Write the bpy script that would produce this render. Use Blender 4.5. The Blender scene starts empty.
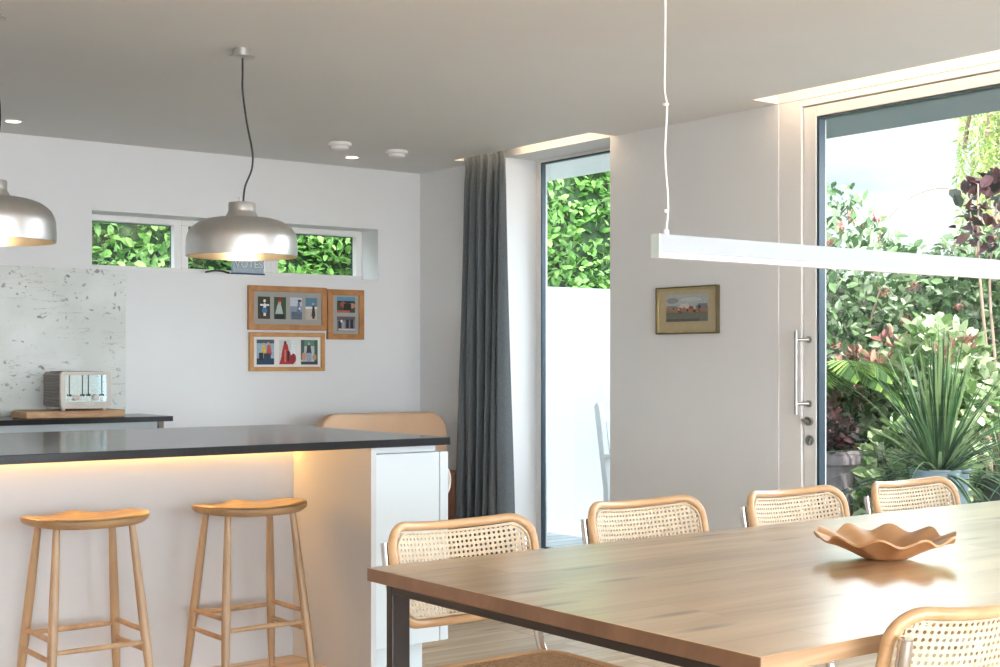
import bpy, bmesh, math, random
from mathutils import Vector, Matrix
random.seed(7)
PI = math.pi
C = bpy.context.scene.collection
S = bpy.context.scene

# ------------------------------------------------------------------ camera
YAW = math.atan(1040 / 1372)
cam_d = bpy.data.cameras.new('camera')
cam_d.sensor_width = 36
cam_d.lens = 36 * 1.372
cam_d.shift_y = 0.0275
cam_d.clip_start = 0.05
cam_d.clip_end = 200
cam = bpy.data.objects.new('camera', cam_d)
cam.location = (0, 0, 1.22)
cam.rotation_euler = (PI / 2, 0, -YAW)
C.objects.link(cam)
S.camera = cam

# ------------------------------------------------------------------ exposure
S.view_settings.view_transform = 'Standard'
S.view_settings.look = 'None'
S.view_settings.gamma = 1
S.view_settings.use_curve_mapping = False
S.view_settings.exposure = 0.12
S.cycles.use_denoising = True
S.cycles.max_bounces = 10
S.cycles.diffuse_bounces = 5
S.cycles.glossy_bounces = 5
S.cycles.transparent_max_bounces = 24
S.cycles.sample_clamp_indirect = 6.0

# ------------------------------------------------------------------ sky
W = bpy.data.worlds.new('sky')
S.world = W
W.use_nodes = True
nt = W.node_tree
nt.nodes.clear()
def wn(t, **k):
    n = nt.nodes.new(t)
    for a, b in k.items():
        setattr(n, a, b)
    return n
tc = wn('ShaderNodeTexCoord')
mp = wn('ShaderNodeMapping')
mp.inputs['Scale'].default_value = (1.6, 1.6, 5.0)
nz = wn('ShaderNodeTexNoise')
nz.inputs['Scale'].default_value = 2.6
nz.inputs['Detail'].default_value = 6
nz.inputs['Roughness'].default_value = 0.55
cr = wn('ShaderNodeValToRGB')
cr.color_ramp.elements[0].position = 0.40
cr.color_ramp.elements[0].color = (0.62, 0.76, 0.90, 1)
cr.color_ramp.elements[1].position = 0.58
cr.color_ramp.elements[1].color = (0.90, 0.94, 0.97, 1)
nt.links.new(tc.outputs['Generated'], mp.inputs['Vector'])
nt.links.new(mp.outputs['Vector'], nz.inputs['Vector'])
nt.links.new(nz.outputs['Fac'], cr.inputs['Fac'])
# the sun stands behind the house corner: the sky is boosted on that side to light the room
dot = wn('ShaderNodeVectorMath', operation='DOT_PRODUCT')
dot.inputs[1].default_value = (-0.20, -0.97, 0.12)
nt.links.new(tc.outputs['Generated'], dot.inputs[0])
mr = wn('ShaderNodeMapRange')
mr.interpolation_type = 'SMOOTHSTEP'
mr.inputs['From Min'].default_value = -0.35
mr.inputs['From Max'].default_value = 0.55
mr.inputs['To Min'].default_value = 0.0
mr.inputs['To Max'].default_value = 15.5
nt.links.new(dot.outputs['Value'], mr.inputs['Value'])
sx = wn('ShaderNodeSeparateXYZ')
nt.links.new(tc.outputs['Generated'], sx.inputs[0])
# the added boost is kept low, to reach into the room
lowband = wn('ShaderNodeMapRange')
lowband.interpolation_type = 'SMOOTHSTEP'
lowband.inputs['From Min'].default_value = 0.30
lowband.inputs['From Max'].default_value = 0.50
lowband.inputs['To Min'].default_value = 1.0
lowband.inputs['To Max'].default_value = 0.08
nt.links.new(sx.outputs['Z'], lowband.inputs['Value'])
mul = wn('ShaderNodeMath', operation='MULTIPLY')
nt.links.new(mr.outputs['Result'], mul.inputs[0])
nt.links.new(lowband.outputs['Result'], mul.inputs[1])
addb = wn('ShaderNodeMath', operation='ADD')
# added bright band above the visible sky, to whiten the tabletop reflection
high = wn('ShaderNodeMapRange')
high.interpolation_type = 'SMOOTHSTEP'
high.inputs['From Min'].default_value = 0.17
high.inputs['From Max'].default_value = 0.24
high.inputs['To Min'].default_value = 1.22
high.inputs['To Max'].default_value = 8.0
nt.links.new(sx.outputs['Z'], high.inputs['Value'])
fade = wn('ShaderNodeMapRange')
fade.interpolation_type = 'SMOOTHSTEP'
fade.inputs['From Min'].default_value = 0.45
fade.inputs['From Max'].default_value = 0.70
fade.inputs['To Min'].default_value = 1.0
fade.inputs['To Max'].default_value = 0.30
nt.links.new(sx.outputs['Z'], fade.inputs['Value'])
hf = wn('ShaderNodeMath', operation='MULTIPLY')
nt.links.new(high.outputs['Result'], hf.inputs[0])
nt.links.new(fade.outputs['Result'], hf.inputs[1])
nt.links.new(hf.outputs[0], addb.inputs[1])
nt.links.new(mul.outputs[0], addb.inputs[0])
gr = wn('ShaderNodeMapRange')
gr.inputs['From Min'].default_value = -0.06
gr.inputs['From Max'].default_value = 0.0
gr.inputs['To Min'].default_value = 0.0
gr.inputs['To Max'].default_value = 1.0
nt.links.new(sx.outputs['Z'], gr.inputs['Value'])
mixg = wn('ShaderNodeMixRGB')
mixg.inputs['Color1'].default_value = (0.37, 0.38, 0.39, 1)
nt.links.new(gr.outputs['Result'], mixg.inputs['Fac'])
nt.links.new(cr.outputs['Color'], mixg.inputs['Color2'])
bg = wn('ShaderNodeBackground')
nt.links.new(mixg.outputs['Color'], bg.inputs['Color'])
nt.links.new(addb.outputs[0], bg.inputs['Strength'])
wo = wn('ShaderNodeOutputWorld')
nt.links.new(bg.outputs['Background'], wo.inputs['Surface'])

# ------------------------------------------------------------------ sun
sun_d = bpy.data.lights.new('sun', 'SUN')
sun_d.energy = 8.0
sun_d.angle = 0.02
sun_d.color = (1.0, 0.96, 0.90)
sun = bpy.data.objects.new('sun', sun_d)
sun.rotation_euler = Vector((0.08, 0.58, -0.81)).to_track_quat('-Z', 'Y').to_euler()
sun.location = (4, -6, 12)
C.objects.link(sun)

# ================================================================== materials
def new_mat(name):
    m = bpy.data.materials.new(name)
    m.use_nodes = True
    t = m.node_tree
    b = t.nodes['Principled BSDF']
    return m, t, b
def N(t, kind, **k):
    n = t.nodes.new(kind)
    for a, b in k.items():
        setattr(n, a, b)
    return n
def rgba(c):
    return (c[0], c[1], c[2], 1)
def plain(name, col, rough=0.5, metal=0.0, var=0.03, scale=6, bump=0.0, bscale=60, spec=None):
    m, t, b = new_mat(name)
    tc = N(t, 'ShaderNodeTexCoord')
    n = N(t, 'ShaderNodeTexNoise')
    n.inputs['Scale'].default_value = scale
    n.inputs['Detail'].default_value = 4
    t.links.new(tc.outputs['Object'], n.inputs['Vector'])
    r = N(t, 'ShaderNodeValToRGB')
    r.color_ramp.elements[0].position = 0.3
    r.color_ramp.elements[1].position = 0.7
    r.color_ramp.elements[0].color = rgba([c * (1 - var) for c in col])
    r.color_ramp.elements[1].color = rgba([min(1, c * (1 + var)) for c in col])
    t.links.new(n.outputs['Fac'], r.inputs['Fac'])
    t.links.new(r.outputs['Color'], b.inputs['Base Color'])
    b.inputs['Roughness'].default_value = rough
    b.inputs['Metallic'].default_value = metal
    if spec is not None:
        b.inputs['Specular IOR Level'].default_value = spec
    if bump:
        n2 = N(t, 'ShaderNodeTexNoise')
        n2.inputs['Scale'].default_value = bscale
        n2.inputs['Detail'].default_value = 6
        t.links.new(tc.outputs['Object'], n2.inputs['Vector'])
        bp = N(t, 'ShaderNodeBump')
        bp.inputs['Strength'].default_value = bump
        bp.inputs['Distance'].default_value = 0.01
        t.links.new(n2.outputs['Fac'], bp.inputs['Height'])
        t.links.new(bp.outputs['Normal'], b.inputs['Normal'])
    return m
def wood(name, c_dark, c_light, grain=(1.5, 22, 22), rough=0.4, knots=0.0, planks=None, bump=0.08, coat=0.0, lo=0.32, hi=0.68):
    """grain: noise scale along x, y, z (small = along the fibres)."""
    m, t, b = new_mat(name)
    tc = N(t, 'ShaderNodeTexCoord')
    src = tc.outputs['Object']
    plank_col = None
    if planks:
        length, width, seam = planks
        br = N(t, 'ShaderNodeTexBrick')
        br.offset = 0.37
        br.inputs['Scale'].default_value = 1.0
        br.inputs['Brick Width'].default_value = length
        br.inputs['Row Height'].default_value = width
        br.inputs['Mortar Size'].default_value = seam
        br.inputs['Mortar Smooth'].default_value = 0.2
        br.inputs['Color1'].default_value = (0, 0, 0, 1)
        br.inputs['Color2'].default_value = (1, 1, 1, 1)
        br.inputs['Mortar'].default_value = (0.5, 0.5, 0.5, 1)
        t.links.new(src, br.inputs['Vector'])
        # shift the grain from board to board
        cx = N(t, 'ShaderNodeVectorMath', operation='MULTIPLY_ADD')
        cx.inputs[1].default_value = (7.3, 5.1, 3.7)
        t.links.new(br.outputs['Color'], cx.inputs[0])
        t.links.new(src, cx.inputs[2])
        src = cx.outputs[0]
    mp = N(t, 'ShaderNodeMapping')
    mp.inputs['Scale'].default_value = grain
    t.links.new(src, mp.inputs['Vector'])
    n = N(t, 'ShaderNodeTexNoise')
    n.inputs['Scale'].default_value = 1.0
    n.inputs['Detail'].default_value = 9
    n.inputs['Roughness'].default_value = 0.62
    n.inputs['Distortion'].default_value = 0.6
    t.links.new(mp.outputs['Vector'], n.inputs['Vector'])
    r = N(t, 'ShaderNodeValToRGB')
    r.color_ramp.elements[0].position = lo
    r.color_ramp.elements[1].position = hi
    r.color_ramp.elements[0].color = rgba(c_dark)
    r.color_ramp.elements[1].color = rgba(c_light)
    t.links.new(n.outputs['Fac'], r.inputs['Fac'])
    col = r.outputs['Color']
    if planks:
        mx = N(t, 'ShaderNodeMixRGB', blend_type='MULTIPLY')
        mr_ = N(t, 'ShaderNodeMapRange')
        mr_.inputs['To Min'].default_value = 0.84
        mr_.inputs['To Max'].default_value = 1.08
        t.links.new(br.outputs['Color'], mr_.inputs['Value'])
        mx.inputs['Fac'].default_value = 1
        t.links.new(col, mx.inputs['Color1'])
        t.links.new(mr_.outputs['Result'], mx.inputs['Color2'])
        ms = N(t, 'ShaderNodeMixRGB')
        t.links.new(br.outputs['Fac'], ms.inputs['Fac'])
        t.links.new(mx.outputs['Color'], ms.inputs['Color1'])
        ms.inputs['Color2'].default_value = rgba([c * 0.35 for c in c_dark])
        col = ms.outputs['Color']
    if knots:
        mk = N(t, 'ShaderNodeMapping')
        mk.inputs['Scale'].default_value = (1.3, 6.5, 6.5)
        t.links.new(src, mk.inputs['Vector'])
        v = N(t, 'ShaderNodeTexVoronoi')
        v.voronoi_dimensions = '2D'
        v.inputs['Scale'].default_value = 1.0
        t.links.new(mk.outputs['Vector'], v.inputs['Vector'])
        kr = N(t, 'ShaderNodeMapRange')
        kr.inputs['From Min'].default_value = 0.02
        kr.inputs['From Max'].default_value = 0.13
        kr.inputs['To Min'].default_value = knots
        kr.inputs['To Max'].default_value = 0.0
        t.links.new(v.outputs['Distance'], kr.inputs['Value'])
        km = N(t, 'ShaderNodeMixRGB')
        t.links.new(kr.outputs['Result'], km.inputs['Fac'])
        t.links.new(col, km.inputs['Color1'])
        km.inputs['Color2'].default_value = rgba([c * 0.22 for c in c_dark])
        col = km.outputs['Color']
    t.links.new(col, b.inputs['Base Color'])
    b.inputs['Roughness'].default_value = rough
    if coat:
        b.inputs['Coat Weight'].default_value = coat
        b.inputs['Coat Roughness'].default_value = 0.22
    bp = N(t, 'ShaderNodeBump')
    bp.inputs['Strength'].default_value = bump
    bp.inputs['Distance'].default_value = 0.004
    t.links.new(n.outputs['Fac'], bp.inputs['Height'])
    t.links.new(bp.outputs['Normal'], b.inputs['Normal'])
    return m
def emis(name, col, strength):
    m, t, b = new_mat(name)
    b.inputs['Base Color'].default_value = rgba(col)
    b.inputs['Emission Color'].default_value = rgba(col)
    b.inputs['Emission Strength'].default_value = strength
    return m
def glass_mat(name, tint=(1, 1, 1), base=0.03):
    m, t, b = new_mat(name)
    t.nodes.remove(b)
    out = t.nodes['Material Output']
    lw0 = N(t, 'ShaderNodeLayerWeight')
    pw = N(t, 'ShaderNodeMath', operation='POWER')
    pw.inputs[1].default_value = 4.5
    t.links.new(lw0.outputs['Facing'], pw.inputs[0])
    lw = N(t, 'ShaderNodeMapRange')
    lw.inputs['To Min'].default_value = base
    lw.inputs['To Max'].default_value = 0.8
    t.links.new(pw.outputs[0], lw.inputs['Value'])
    tr = N(t, 'ShaderNodeBsdfTransparent')
    tr.inputs['Color'].default_value = rgba(tint)
    gl = N(t, 'ShaderNodeBsdfGlossy')
    gl.inputs['Roughness'].default_value = 0.01
    mx = N(t, 'ShaderNodeMixShader')
    t.links.new(lw.outputs['Result'], mx.inputs['Fac'])
    t.links.new(tr.outputs[0], mx.inputs[1])
    t.links.new(gl.outputs[0], mx.inputs[2])
    t.links.new(mx.outputs[0], out.inputs['Surface'])
    return m
def leaf_mat(name, cols, trans=0.35, rough=0.42):
    m, t, b = new_mat(name)
    out = t.nodes['Material Output']
    g = N(t, 'ShaderNodeNewGeometry')
    r = N(t, 'ShaderNodeValToRGB')
    r.color_ramp.interpolation = 'CONSTANT' if len(cols) > 3 else 'LINEAR'
    el = r.color_ramp.elements
    while len(el) < len(cols):
        el.new(0.5)
    for i, c in enumerate(cols):
        el[i].position = i / len(cols) if len(cols) > 3 else i / max(1, len(cols) - 1)
        el[i].color = rgba(c)
    t.links.new(g.outputs['Random Per Island'], r.inputs['Fac'])
    t.links.new(r.outputs['Color'], b.inputs['Base Color'])
    b.inputs['Roughness'].default_value = rough
    b.inputs['Specular IOR Level'].default_value = 0.2
    tl = N(t, 'ShaderNodeBsdfTranslucent')
    t.links.new(r.outputs['Color'], tl.inputs['Color'])
    mx = N(t, 'ShaderNodeMixShader')
    mx.inputs['Fac'].default_value = trans
    t.links.new(b.outputs[0], mx.inputs[1])
    t.links.new(tl.outputs[0], mx.inputs[2])
    t.links.new(mx.outputs[0], out.inputs['Surface'])
    return m
_flat = {}
def flat(c):
    k = tuple(round(v, 3) for v in c)
    if k not in _flat:
        _flat[k] = plain('print_ink', k, 0.6, 0, 0.12, 90)
    return _flat[k]
def srgb(r, g, b):
    f = lambda v: ((v / 255 + 0.055) / 1.055) ** 2.4 if v > 10 else v / 255 / 12.92
    return (f(r), f(g), f(b))

M = {}
M['wall'] = plain('wall_paint', (0.77, 0.77, 0.77), 0.75, 0, 0.01, 3, 0.03, 180)
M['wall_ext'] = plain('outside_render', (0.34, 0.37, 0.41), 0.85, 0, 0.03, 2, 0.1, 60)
M['ceiling'] = plain('ceiling_paint', (0.79, 0.795, 0.79), 0.8, 0, 0.01, 3)
M['slot'] = plain('slot_paint', (0.86, 0.82, 0.78), 0.8, 0, 0.01, 3)
M['white'] = plain('white_lacquer', (0.84, 0.85, 0.85), 0.35, 0, 0.008, 3)
M['white_frame'] = plain('white_frame_paint', (0.82, 0.80, 0.78), 0.45, 0, 0.01, 4)
M['cab'] = plain('cabinet_white', (0.60, 0.65, 0.67), 0.38, 0, 0.008, 3)
M['cab_warm'] = plain('island_panel_white', (0.54, 0.54, 0.54), 0.42, 0, 0.01, 3)
M['dark_alu'] = plain('dark_grey_aluminium', (0.045, 0.075, 0.10), 0.4, 0.2, 0.05, 8)
M['soffit'] = plain('shaded_soffit', (0.22, 0.26, 0.28), 0.6, 0, 0.08, 3)
M['soffit_lit'] = plain('lit_soffit', (0.86, 0.88, 0.88), 0.6, 0, 0.02, 3)  # same overhang as above; light off the garden wall put into its colour
M['glass'] = glass_mat('clear_glass', (0.985, 0.995, 0.99))
M['granite'] = plain('black_granite', (0.017, 0.017, 0.019), 0.15, 0, 0.25, 140, spec=0.28)
M['floor'] = wood('oak_floor', (0.50, 0.35, 0.22), (0.80, 0.65, 0.47), (0.9, 9, 9), 0.33, 0.55, (1.9, 0.19, 0.0018), 0.05)
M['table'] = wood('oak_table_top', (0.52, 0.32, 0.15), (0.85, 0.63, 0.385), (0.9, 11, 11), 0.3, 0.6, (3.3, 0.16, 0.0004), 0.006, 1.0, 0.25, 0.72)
M['table_end_shaded'] = wood('oak_end_shaded', (0.13, 0.065, 0.035), (0.25, 0.13, 0.072), (14, 5, 3), 0.45, 0.3)  # darker oak for the table ends, their shade put into the colour
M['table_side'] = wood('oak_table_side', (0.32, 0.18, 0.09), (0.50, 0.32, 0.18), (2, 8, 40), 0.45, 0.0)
M['steel_dark'] = plain('blackened_steel', (0.035, 0.028, 0.025), 0.42, 0.5, 0.1, 10)
M['stool'] = wood('oak_stool', (0.23, 0.135, 0.065), (0.39, 0.24, 0.12), (3, 20, 20), 0.38, 0, None, 0.05)
M['stool_leg'] = wood('oak_stool_leg', (0.30, 0.185, 0.10), (0.46, 0.31, 0.18), (20, 20, 2.5), 0.38, 0, None, 0.05)
M['beech'] = wood('bentwood_beech', (0.50, 0.275, 0.125), (0.70, 0.45, 0.24), (3, 14, 14), 0.3, 0, None, 0.04, 0.3)
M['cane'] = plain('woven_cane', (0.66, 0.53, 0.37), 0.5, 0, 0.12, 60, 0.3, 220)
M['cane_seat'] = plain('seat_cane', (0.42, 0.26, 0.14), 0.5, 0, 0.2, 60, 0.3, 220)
M['chrome'] = plain('chrome_tube', (0.62, 0.61, 0.60), 0.16, 1.0, 0.01, 4)
M['brushed'] = plain('brushed_steel', (0.42, 0.41, 0.39), 0.3, 1.0, 0.03, 30)
M['alu'] = plain('spun_aluminium', (0.66, 0.655, 0.64), 0.36, 1.0, 0.03, 40)
M['alu_in'] = plain('shade_inside', (0.84, 0.76, 0.64), 0.28, 1.0, 0.04, 40)
M['black'] = plain('black_cable', (0.012, 0.012, 0.012), 0.5, 0, 0, 4)
M['bulb'] = emis('lit_bulb', (1.0, 0.78, 0.48), 16)
M['led_warm'] = emis('warm_led', (1.0, 0.52, 0.12), 62)
M['led_slot'] = emis('slot_led', (1.0, 0.76, 0.52), 15)
M['down'] = emis('downlight_glow', (1.0, 0.86, 0.66), 6)
M['acrylic'] = emis('glowing_white_acrylic', (0.42, 0.45, 0.48), 0.02)
M['diffuser'] = emis('lamp_diffuser', (0.80, 0.82, 0.85), 0.15)
M['cap'] = plain('pale_green_end_cap', (0.62, 0.72, 0.68), 0.2, 0, 0.02, 8)
M['clear_cord'] = plain('clear_cord', (0.80, 0.78, 0.76), 0.25, 0, 0.02, 8)
M['plastic'] = plain('white_plastic', (0.84, 0.82, 0.80), 0.4, 0, 0.01, 8)
M['curtain'] = plain('slate_curtain_cloth', (0.12, 0.136, 0.146), 0.9, 0, 0.12, 90, 0.25, 500)
M['tan'] = plain('tan_leather', (0.66, 0.43, 0.27), 0.55, 0, 0.05, 5, 0.08, 90)
M['tan_dark'] = plain('brown_leather', (0.34, 0.17, 0.12), 0.5, 0, 0.08, 5, 0.1, 90)
M['frame_oak'] = wood('honey_oak_frame', (0.36, 0.16, 0.055), (0.56, 0.28, 0.11), (8, 30, 8), 0.35, 0)
M['frame_light'] = wood('light_oak_frame', (0.46, 0.22, 0.07), (0.66, 0.36, 0.14), (8, 30, 8), 0.35, 0)
M['mat_grey'] = plain('grey_mount', (0.36, 0.35, 0.32), 0.8, 0, 0.03, 20)
M['mat_white'] = plain('white_mount', (0.76, 0.74, 0.71), 0.8, 0, 0.02, 20)
M['mat_gold'] = plain('sand_mount', (0.46, 0.38, 0.24), 0.75, 0, 0.05, 40)
M['brass'] = plain('dull_brass', (0.48, 0.40, 0.20), 0.35, 0.7, 0.1, 30)
M['brass_dark'] = plain('dark_bronze', (0.14, 0.11, 0.06), 0.4, 0.4, 0.1, 30)
M['board'] = wood('chopping_board_wood', (0.38, 0.19, 0.085), (0.66, 0.42, 0.22), (5, 5, 26), 0.5, 0.2)
M['taupe'] = plain('taupe_enamel', (0.20, 0.165, 0.15), 0.4, 0.1, 0.04, 20)
M['cream'] = plain('cream_enamel', (0.60, 0.54, 0.48), 0.3, 0, 0.02, 10)
M['mirror'] = plain('polished_steel', (0.42, 0.50, 0.50), 0.08, 1.0, 0.01, 10)
M['sign_blue'] = plain('weathered_blue_tin', (0.40, 0.48, 0.54), 0.6, 0, 0.12, 60)
M['navy'] = plain('navy_edge', (0.03, 0.07, 0.16), 0.5, 0, 0.05, 20)
M['letters'] = plain('pale_lettering', (0.74, 0.78, 0.80), 0.6, 0, 0.05, 60)
M['letter_dark'] = plain('dark_lettering', (0.22, 0.27, 0.32), 0.6, 0, 0.05, 60)
M['zinc'] = plain('zinc_bucket', (0.27, 0.34, 0.37), 0.5, 0.25, 0.14, 9)
M['urn'] = plain('grey_terracotta', (0.20, 0.17, 0.175), 0.85, 0, 0.18, 14, 0.4, 40)
M['dark_pot'] = plain('dark_glazed_pot', (0.06, 0.06, 0.07), 0.5, 0, 0.1, 10)
M['soil'] = plain('soil', (0.055, 0.04, 0.03), 0.95, 0, 0.4, 12, 0.6, 40)
M['paving'] = plain('pale_paving', (0.52, 0.54, 0.54), 0.8, 0, 0.08, 3, 0.2, 30)
M['deck'] = wood('grey_decking', (0.42, 0.47, 0.50), (0.62, 0.67, 0.70), (1.5, 14, 14), 0.7, 0, (4.0, 0.14, 0.006), 0.2)
M['fence'] = wood('dark_fence', (0.035, 0.03, 0.025), (0.09, 0.075, 0.06), (14, 14, 1.5), 0.8, 0)
M['bark'] = plain('brown_bark', (0.15, 0.10, 0.07), 0.85, 0, 0.3, 25, 0.4, 60)
M['twig'] = plain('pale_twig', (0.34, 0.24, 0.18), 0.8, 0, 0.2, 25)
M['garden_white'] = plain('white_painted_teak', (0.72, 0.76, 0.78), 0.6, 0, 0.05, 20)
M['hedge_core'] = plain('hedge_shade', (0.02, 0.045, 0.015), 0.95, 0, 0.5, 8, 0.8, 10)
M['leaf_hedge'] = leaf_mat('laurel_leaf', [(0.07, 0.18, 0.035), (0.15, 0.32, 0.07), (0.27, 0.46, 0.14), (0.10, 0.24, 0.05), (0.22, 0.40, 0.13)], 0.35)
M['leaf_green'] = leaf_mat('shrub_leaf', [(0.07, 0.13, 0.055), (0.17, 0.27, 0.12), (0.38, 0.48, 0.30), (0.09, 0.16, 0.065), (0.50, 0.57, 0.40)], 0.25)
M['leaf_dark'] = leaf_mat('dark_shrub_leaf', [(0.03, 0.07, 0.03), (0.05, 0.11, 0.045), (0.12, 0.20, 0.09), (0.035, 0.075, 0.035)], 0.2)
M['leaf_pale'] = leaf_mat('variegated_leaf', [(0.20, 0.32, 0.11), (0.42, 0.53, 0.28), (0.62, 0.68, 0.48), (0.12, 0.22, 0.07), (0.50, 0.58, 0.34)], 0.25)
M['leaf_pink'] = leaf_mat('pink_leaf', [(0.34, 0.13, 0.12), (0.50, 0.28, 0.22), (0.24, 0.08, 0.08), (0.52, 0.36, 0.25), (0.30, 0.15, 0.12)], 0.3)
M['leaf_purple'] = leaf_mat('purple_leaf', [(0.045, 0.028, 0.03), (0.08, 0.035, 0.038), (0.04, 0.045, 0.035), (0.11, 0.055, 0.05)], 0.25)
M['leaf_lime'] = leaf_mat('weeping_leaf', [(0.34, 0.42, 0.12), (0.48, 0.54, 0.20), (0.24, 0.34, 0.10), (0.56, 0.58, 0.28)], 0.4)
M['leaf_palm'] = leaf_mat('palm_leaflet', [(0.08, 0.16, 0.05), (0.19, 0.32, 0.08), (0.05, 0.10, 0.04), (0.32, 0.44, 0.12)], 0.25)
M['leaf_strap'] = leaf_mat('strap_leaf', [(0.045, 0.10, 0.04), (0.10, 0.19, 0.075), (0.03, 0.07, 0.03), (0.24, 0.33, 0.15)], 0.2)

def antique_panel():
    m, t, b = new_mat('mottled_splashback')
    tc = N(t, 'ShaderNodeTexCoord')
    def noise(scale, sc, detail=5, dist=0.0):
        mp = N(t, 'ShaderNodeMapping')
        mp.inputs['Scale'].default_value = sc
        t.links.new(tc.outputs['Object'], mp.inputs['Vector'])
        n = N(t, 'ShaderNodeTexNoise')
        n.inputs['Scale'].default_value = scale
        n.inputs['Detail'].default_value = detail
        n.inputs['Distortion'].default_value = dist
        t.links.new(mp.outputs['Vector'], n.inputs['Vector'])
        return n.outputs['Fac']
    def ramp(src, a, bb, lo=0.0, hi=1.0):
        r = N(t, 'ShaderNodeMapRange')
        r.inputs['From Min'].default_value = a
        r.inputs['From Max'].default_value = bb
        r.inputs['To Min'].default_value = lo
        r.inputs['To Max'].default_value = hi
        t.links.new(src, r.inputs['Value'])
        return r.outputs['Result']
    base = N(t, 'ShaderNodeMixRGB')
    t.links.new(ramp(noise(3, (1, 1, 1)), 0.35, 0.65), base.inputs['Fac'])
    base.inputs['Color1'].default_value = (0.60, 0.62, 0.58, 1)
    base.inputs['Color2'].default_value = (0.74, 0.76, 0.73, 1)
    # small flecks
    m1 = N(t, 'ShaderNodeMixRGB')
    t.links.new(ramp(noise(26, (1, 1, 1), 6), 0.63, 0.70, 0, 0.7), m1.inputs['Fac'])
    t.links.new(base.outputs[0], m1.inputs['Color1'])
    m1.inputs['Color2'].default_value = (0.20, 0.21, 0.20, 1)
    # larger peeled marks
    m2 = N(t, 'ShaderNodeMixRGB')
    t.links.new(ramp(noise(13, (0.9, 1, 1.3), 7, 0.6), 0.655, 0.69, 0, 0.8), m2.inputs['Fac'])
    t.links.new(m1.outputs[0], m2.inputs['Color1'])
    m2.inputs['Color2'].default_value = (0.16, 0.16, 0.15, 1)
    # thin horizontal cracks
    m3 = N(t, 'ShaderNodeMixRGB')
    w = noise(5, (0.7, 1, 5), 6, 0.6)
    a = N(t, 'ShaderNodeMath', operation='SUBTRACT')
    a.inputs[1].default_value = 0.5
    t.links.new(w, a.inputs[0])
    ab = N(t, 'ShaderNodeMath', operation='ABSOLUTE')
    t.links.new(a.outputs[0], ab.inputs[0])
    ln = ramp(ab.outputs[0], 0.0, 0.011, 0.7, 0.0)
    mk = N(t, 'ShaderNodeMath', operation='MULTIPLY')
    t.links.new(ln, mk.inputs[0])
    t.links.new(ramp(noise(4, (1, 1, 1), 3), 0.44, 0.58), mk.inputs[1])
    t.links.new(mk.outputs[0], m3.inputs['Fac'])
    t.links.new(m2.outputs[0], m3.inputs['Color1'])
    m3.inputs['Color2'].default_value = (0.24, 0.21, 0.17, 1)
    t.links.new(m3.outputs[0], b.inputs['Base Color'])
    b.inputs['Roughness'].default_value = 0.25
    return m
M['splash'] = antique_panel()

# ================================================================== mesh helpers
def finish(name, bm, mats, parent=None, loc=None, smooth=True, bevel=0.0, seg=2):
    me = bpy.data.meshes.new(name)
    bmesh.ops.recalc_face_normals(bm, faces=bm.faces)
    bm.to_mesh(me)
    bm.free()
    if not isinstance(mats, (list, tuple)):
        mats = [mats]
    for m in mats:
        me.materials.append(m)
    o = bpy.data.objects.new(name, me)
    C.objects.link(o)
    if smooth:
        for p in me.polygons:
            p.use_smooth = True
        me.set_sharp_from_angle(angle=math.radians(38))
    if bevel:
        md = o.modifiers.new('bevel', 'BEVEL')
        md.width = bevel
        md.segments = seg
        md.limit_method = 'ANGLE'
        md.angle_limit = math.radians(50)
        md.harden_normals = False
    if parent:
        o.parent = parent
    if loc:
        o.location = loc
    return o
def raw(name, verts, faces, mats, parent=None, smooth=False, midx=None):
    me = bpy.data.meshes.new(name)
    me.from_pydata(verts, [], faces)
    if not isinstance(mats, (list, tuple)):
        mats = [mats]
    for m in mats:
        me.materials.append(m)
    if midx:
        me.polygons.foreach_set('material_index', midx)
    if smooth:
        for p in me.polygons:
            p.use_smooth = True
    me.update()
    o = bpy.data.objects.new(name, me)
    C.objects.link(o)
    if parent:
        o.parent = parent
    return o
def box(bm, x0, x1, y0, y1, z0, z1, mi=0):
    vs = [bm.verts.new((x, y, z)) for x in (x0, x1) for y in (y0, y1) for z in (z0, z1)]
    for f in ((0, 1, 3, 2), (4, 6, 7, 5), (0, 4, 5, 1), (2, 3, 7, 6), (0, 2, 6, 4), (1, 5, 7, 3)):
        fc = bm.faces.new([vs[i] for i in f])
        fc.material_index = mi
def boxes(name, lst, mats, parent=None, bevel=0.0, seg=2):
    bm = bmesh.new()
    for b in lst:
        box(bm, *b)
    return finish(name, bm, mats, parent, bevel=bevel, seg=seg, smooth=bool(bevel))
def lathe(bm, prof, segs=48, c=(0, 0, 0), mi=0, close=False):
    rings = []
    for r, z in prof:
        if r < 1e-6:
            rings.append([bm.verts.new((c[0], c[1], c[2] + z))])
        else:
            rings.append([bm.verts.new((c[0] + r * math.cos(2 * PI * i / segs), c[1] + r * math.sin(2 * PI * i / segs), c[2] + z)) for i in range(segs)])
    n = len(rings)
    for k in range(n if close else n - 1):
        a, b = rings[k], rings[(k + 1) % n]
        for i in range(segs):
            j = (i + 1) % segs
            if len(a) == 1 and len(b) == 1:
                continue
            if len(a) == 1:
                f = bm.faces.new((a[0], b[i], b[j]))
            elif len(b) == 1:
                f = bm.faces.new((a[i], a[j], b[0]))
            else:
                f = bm.faces.new((a[i], a[j], b[j], b[i]))
            f.material_index = mi
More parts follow.
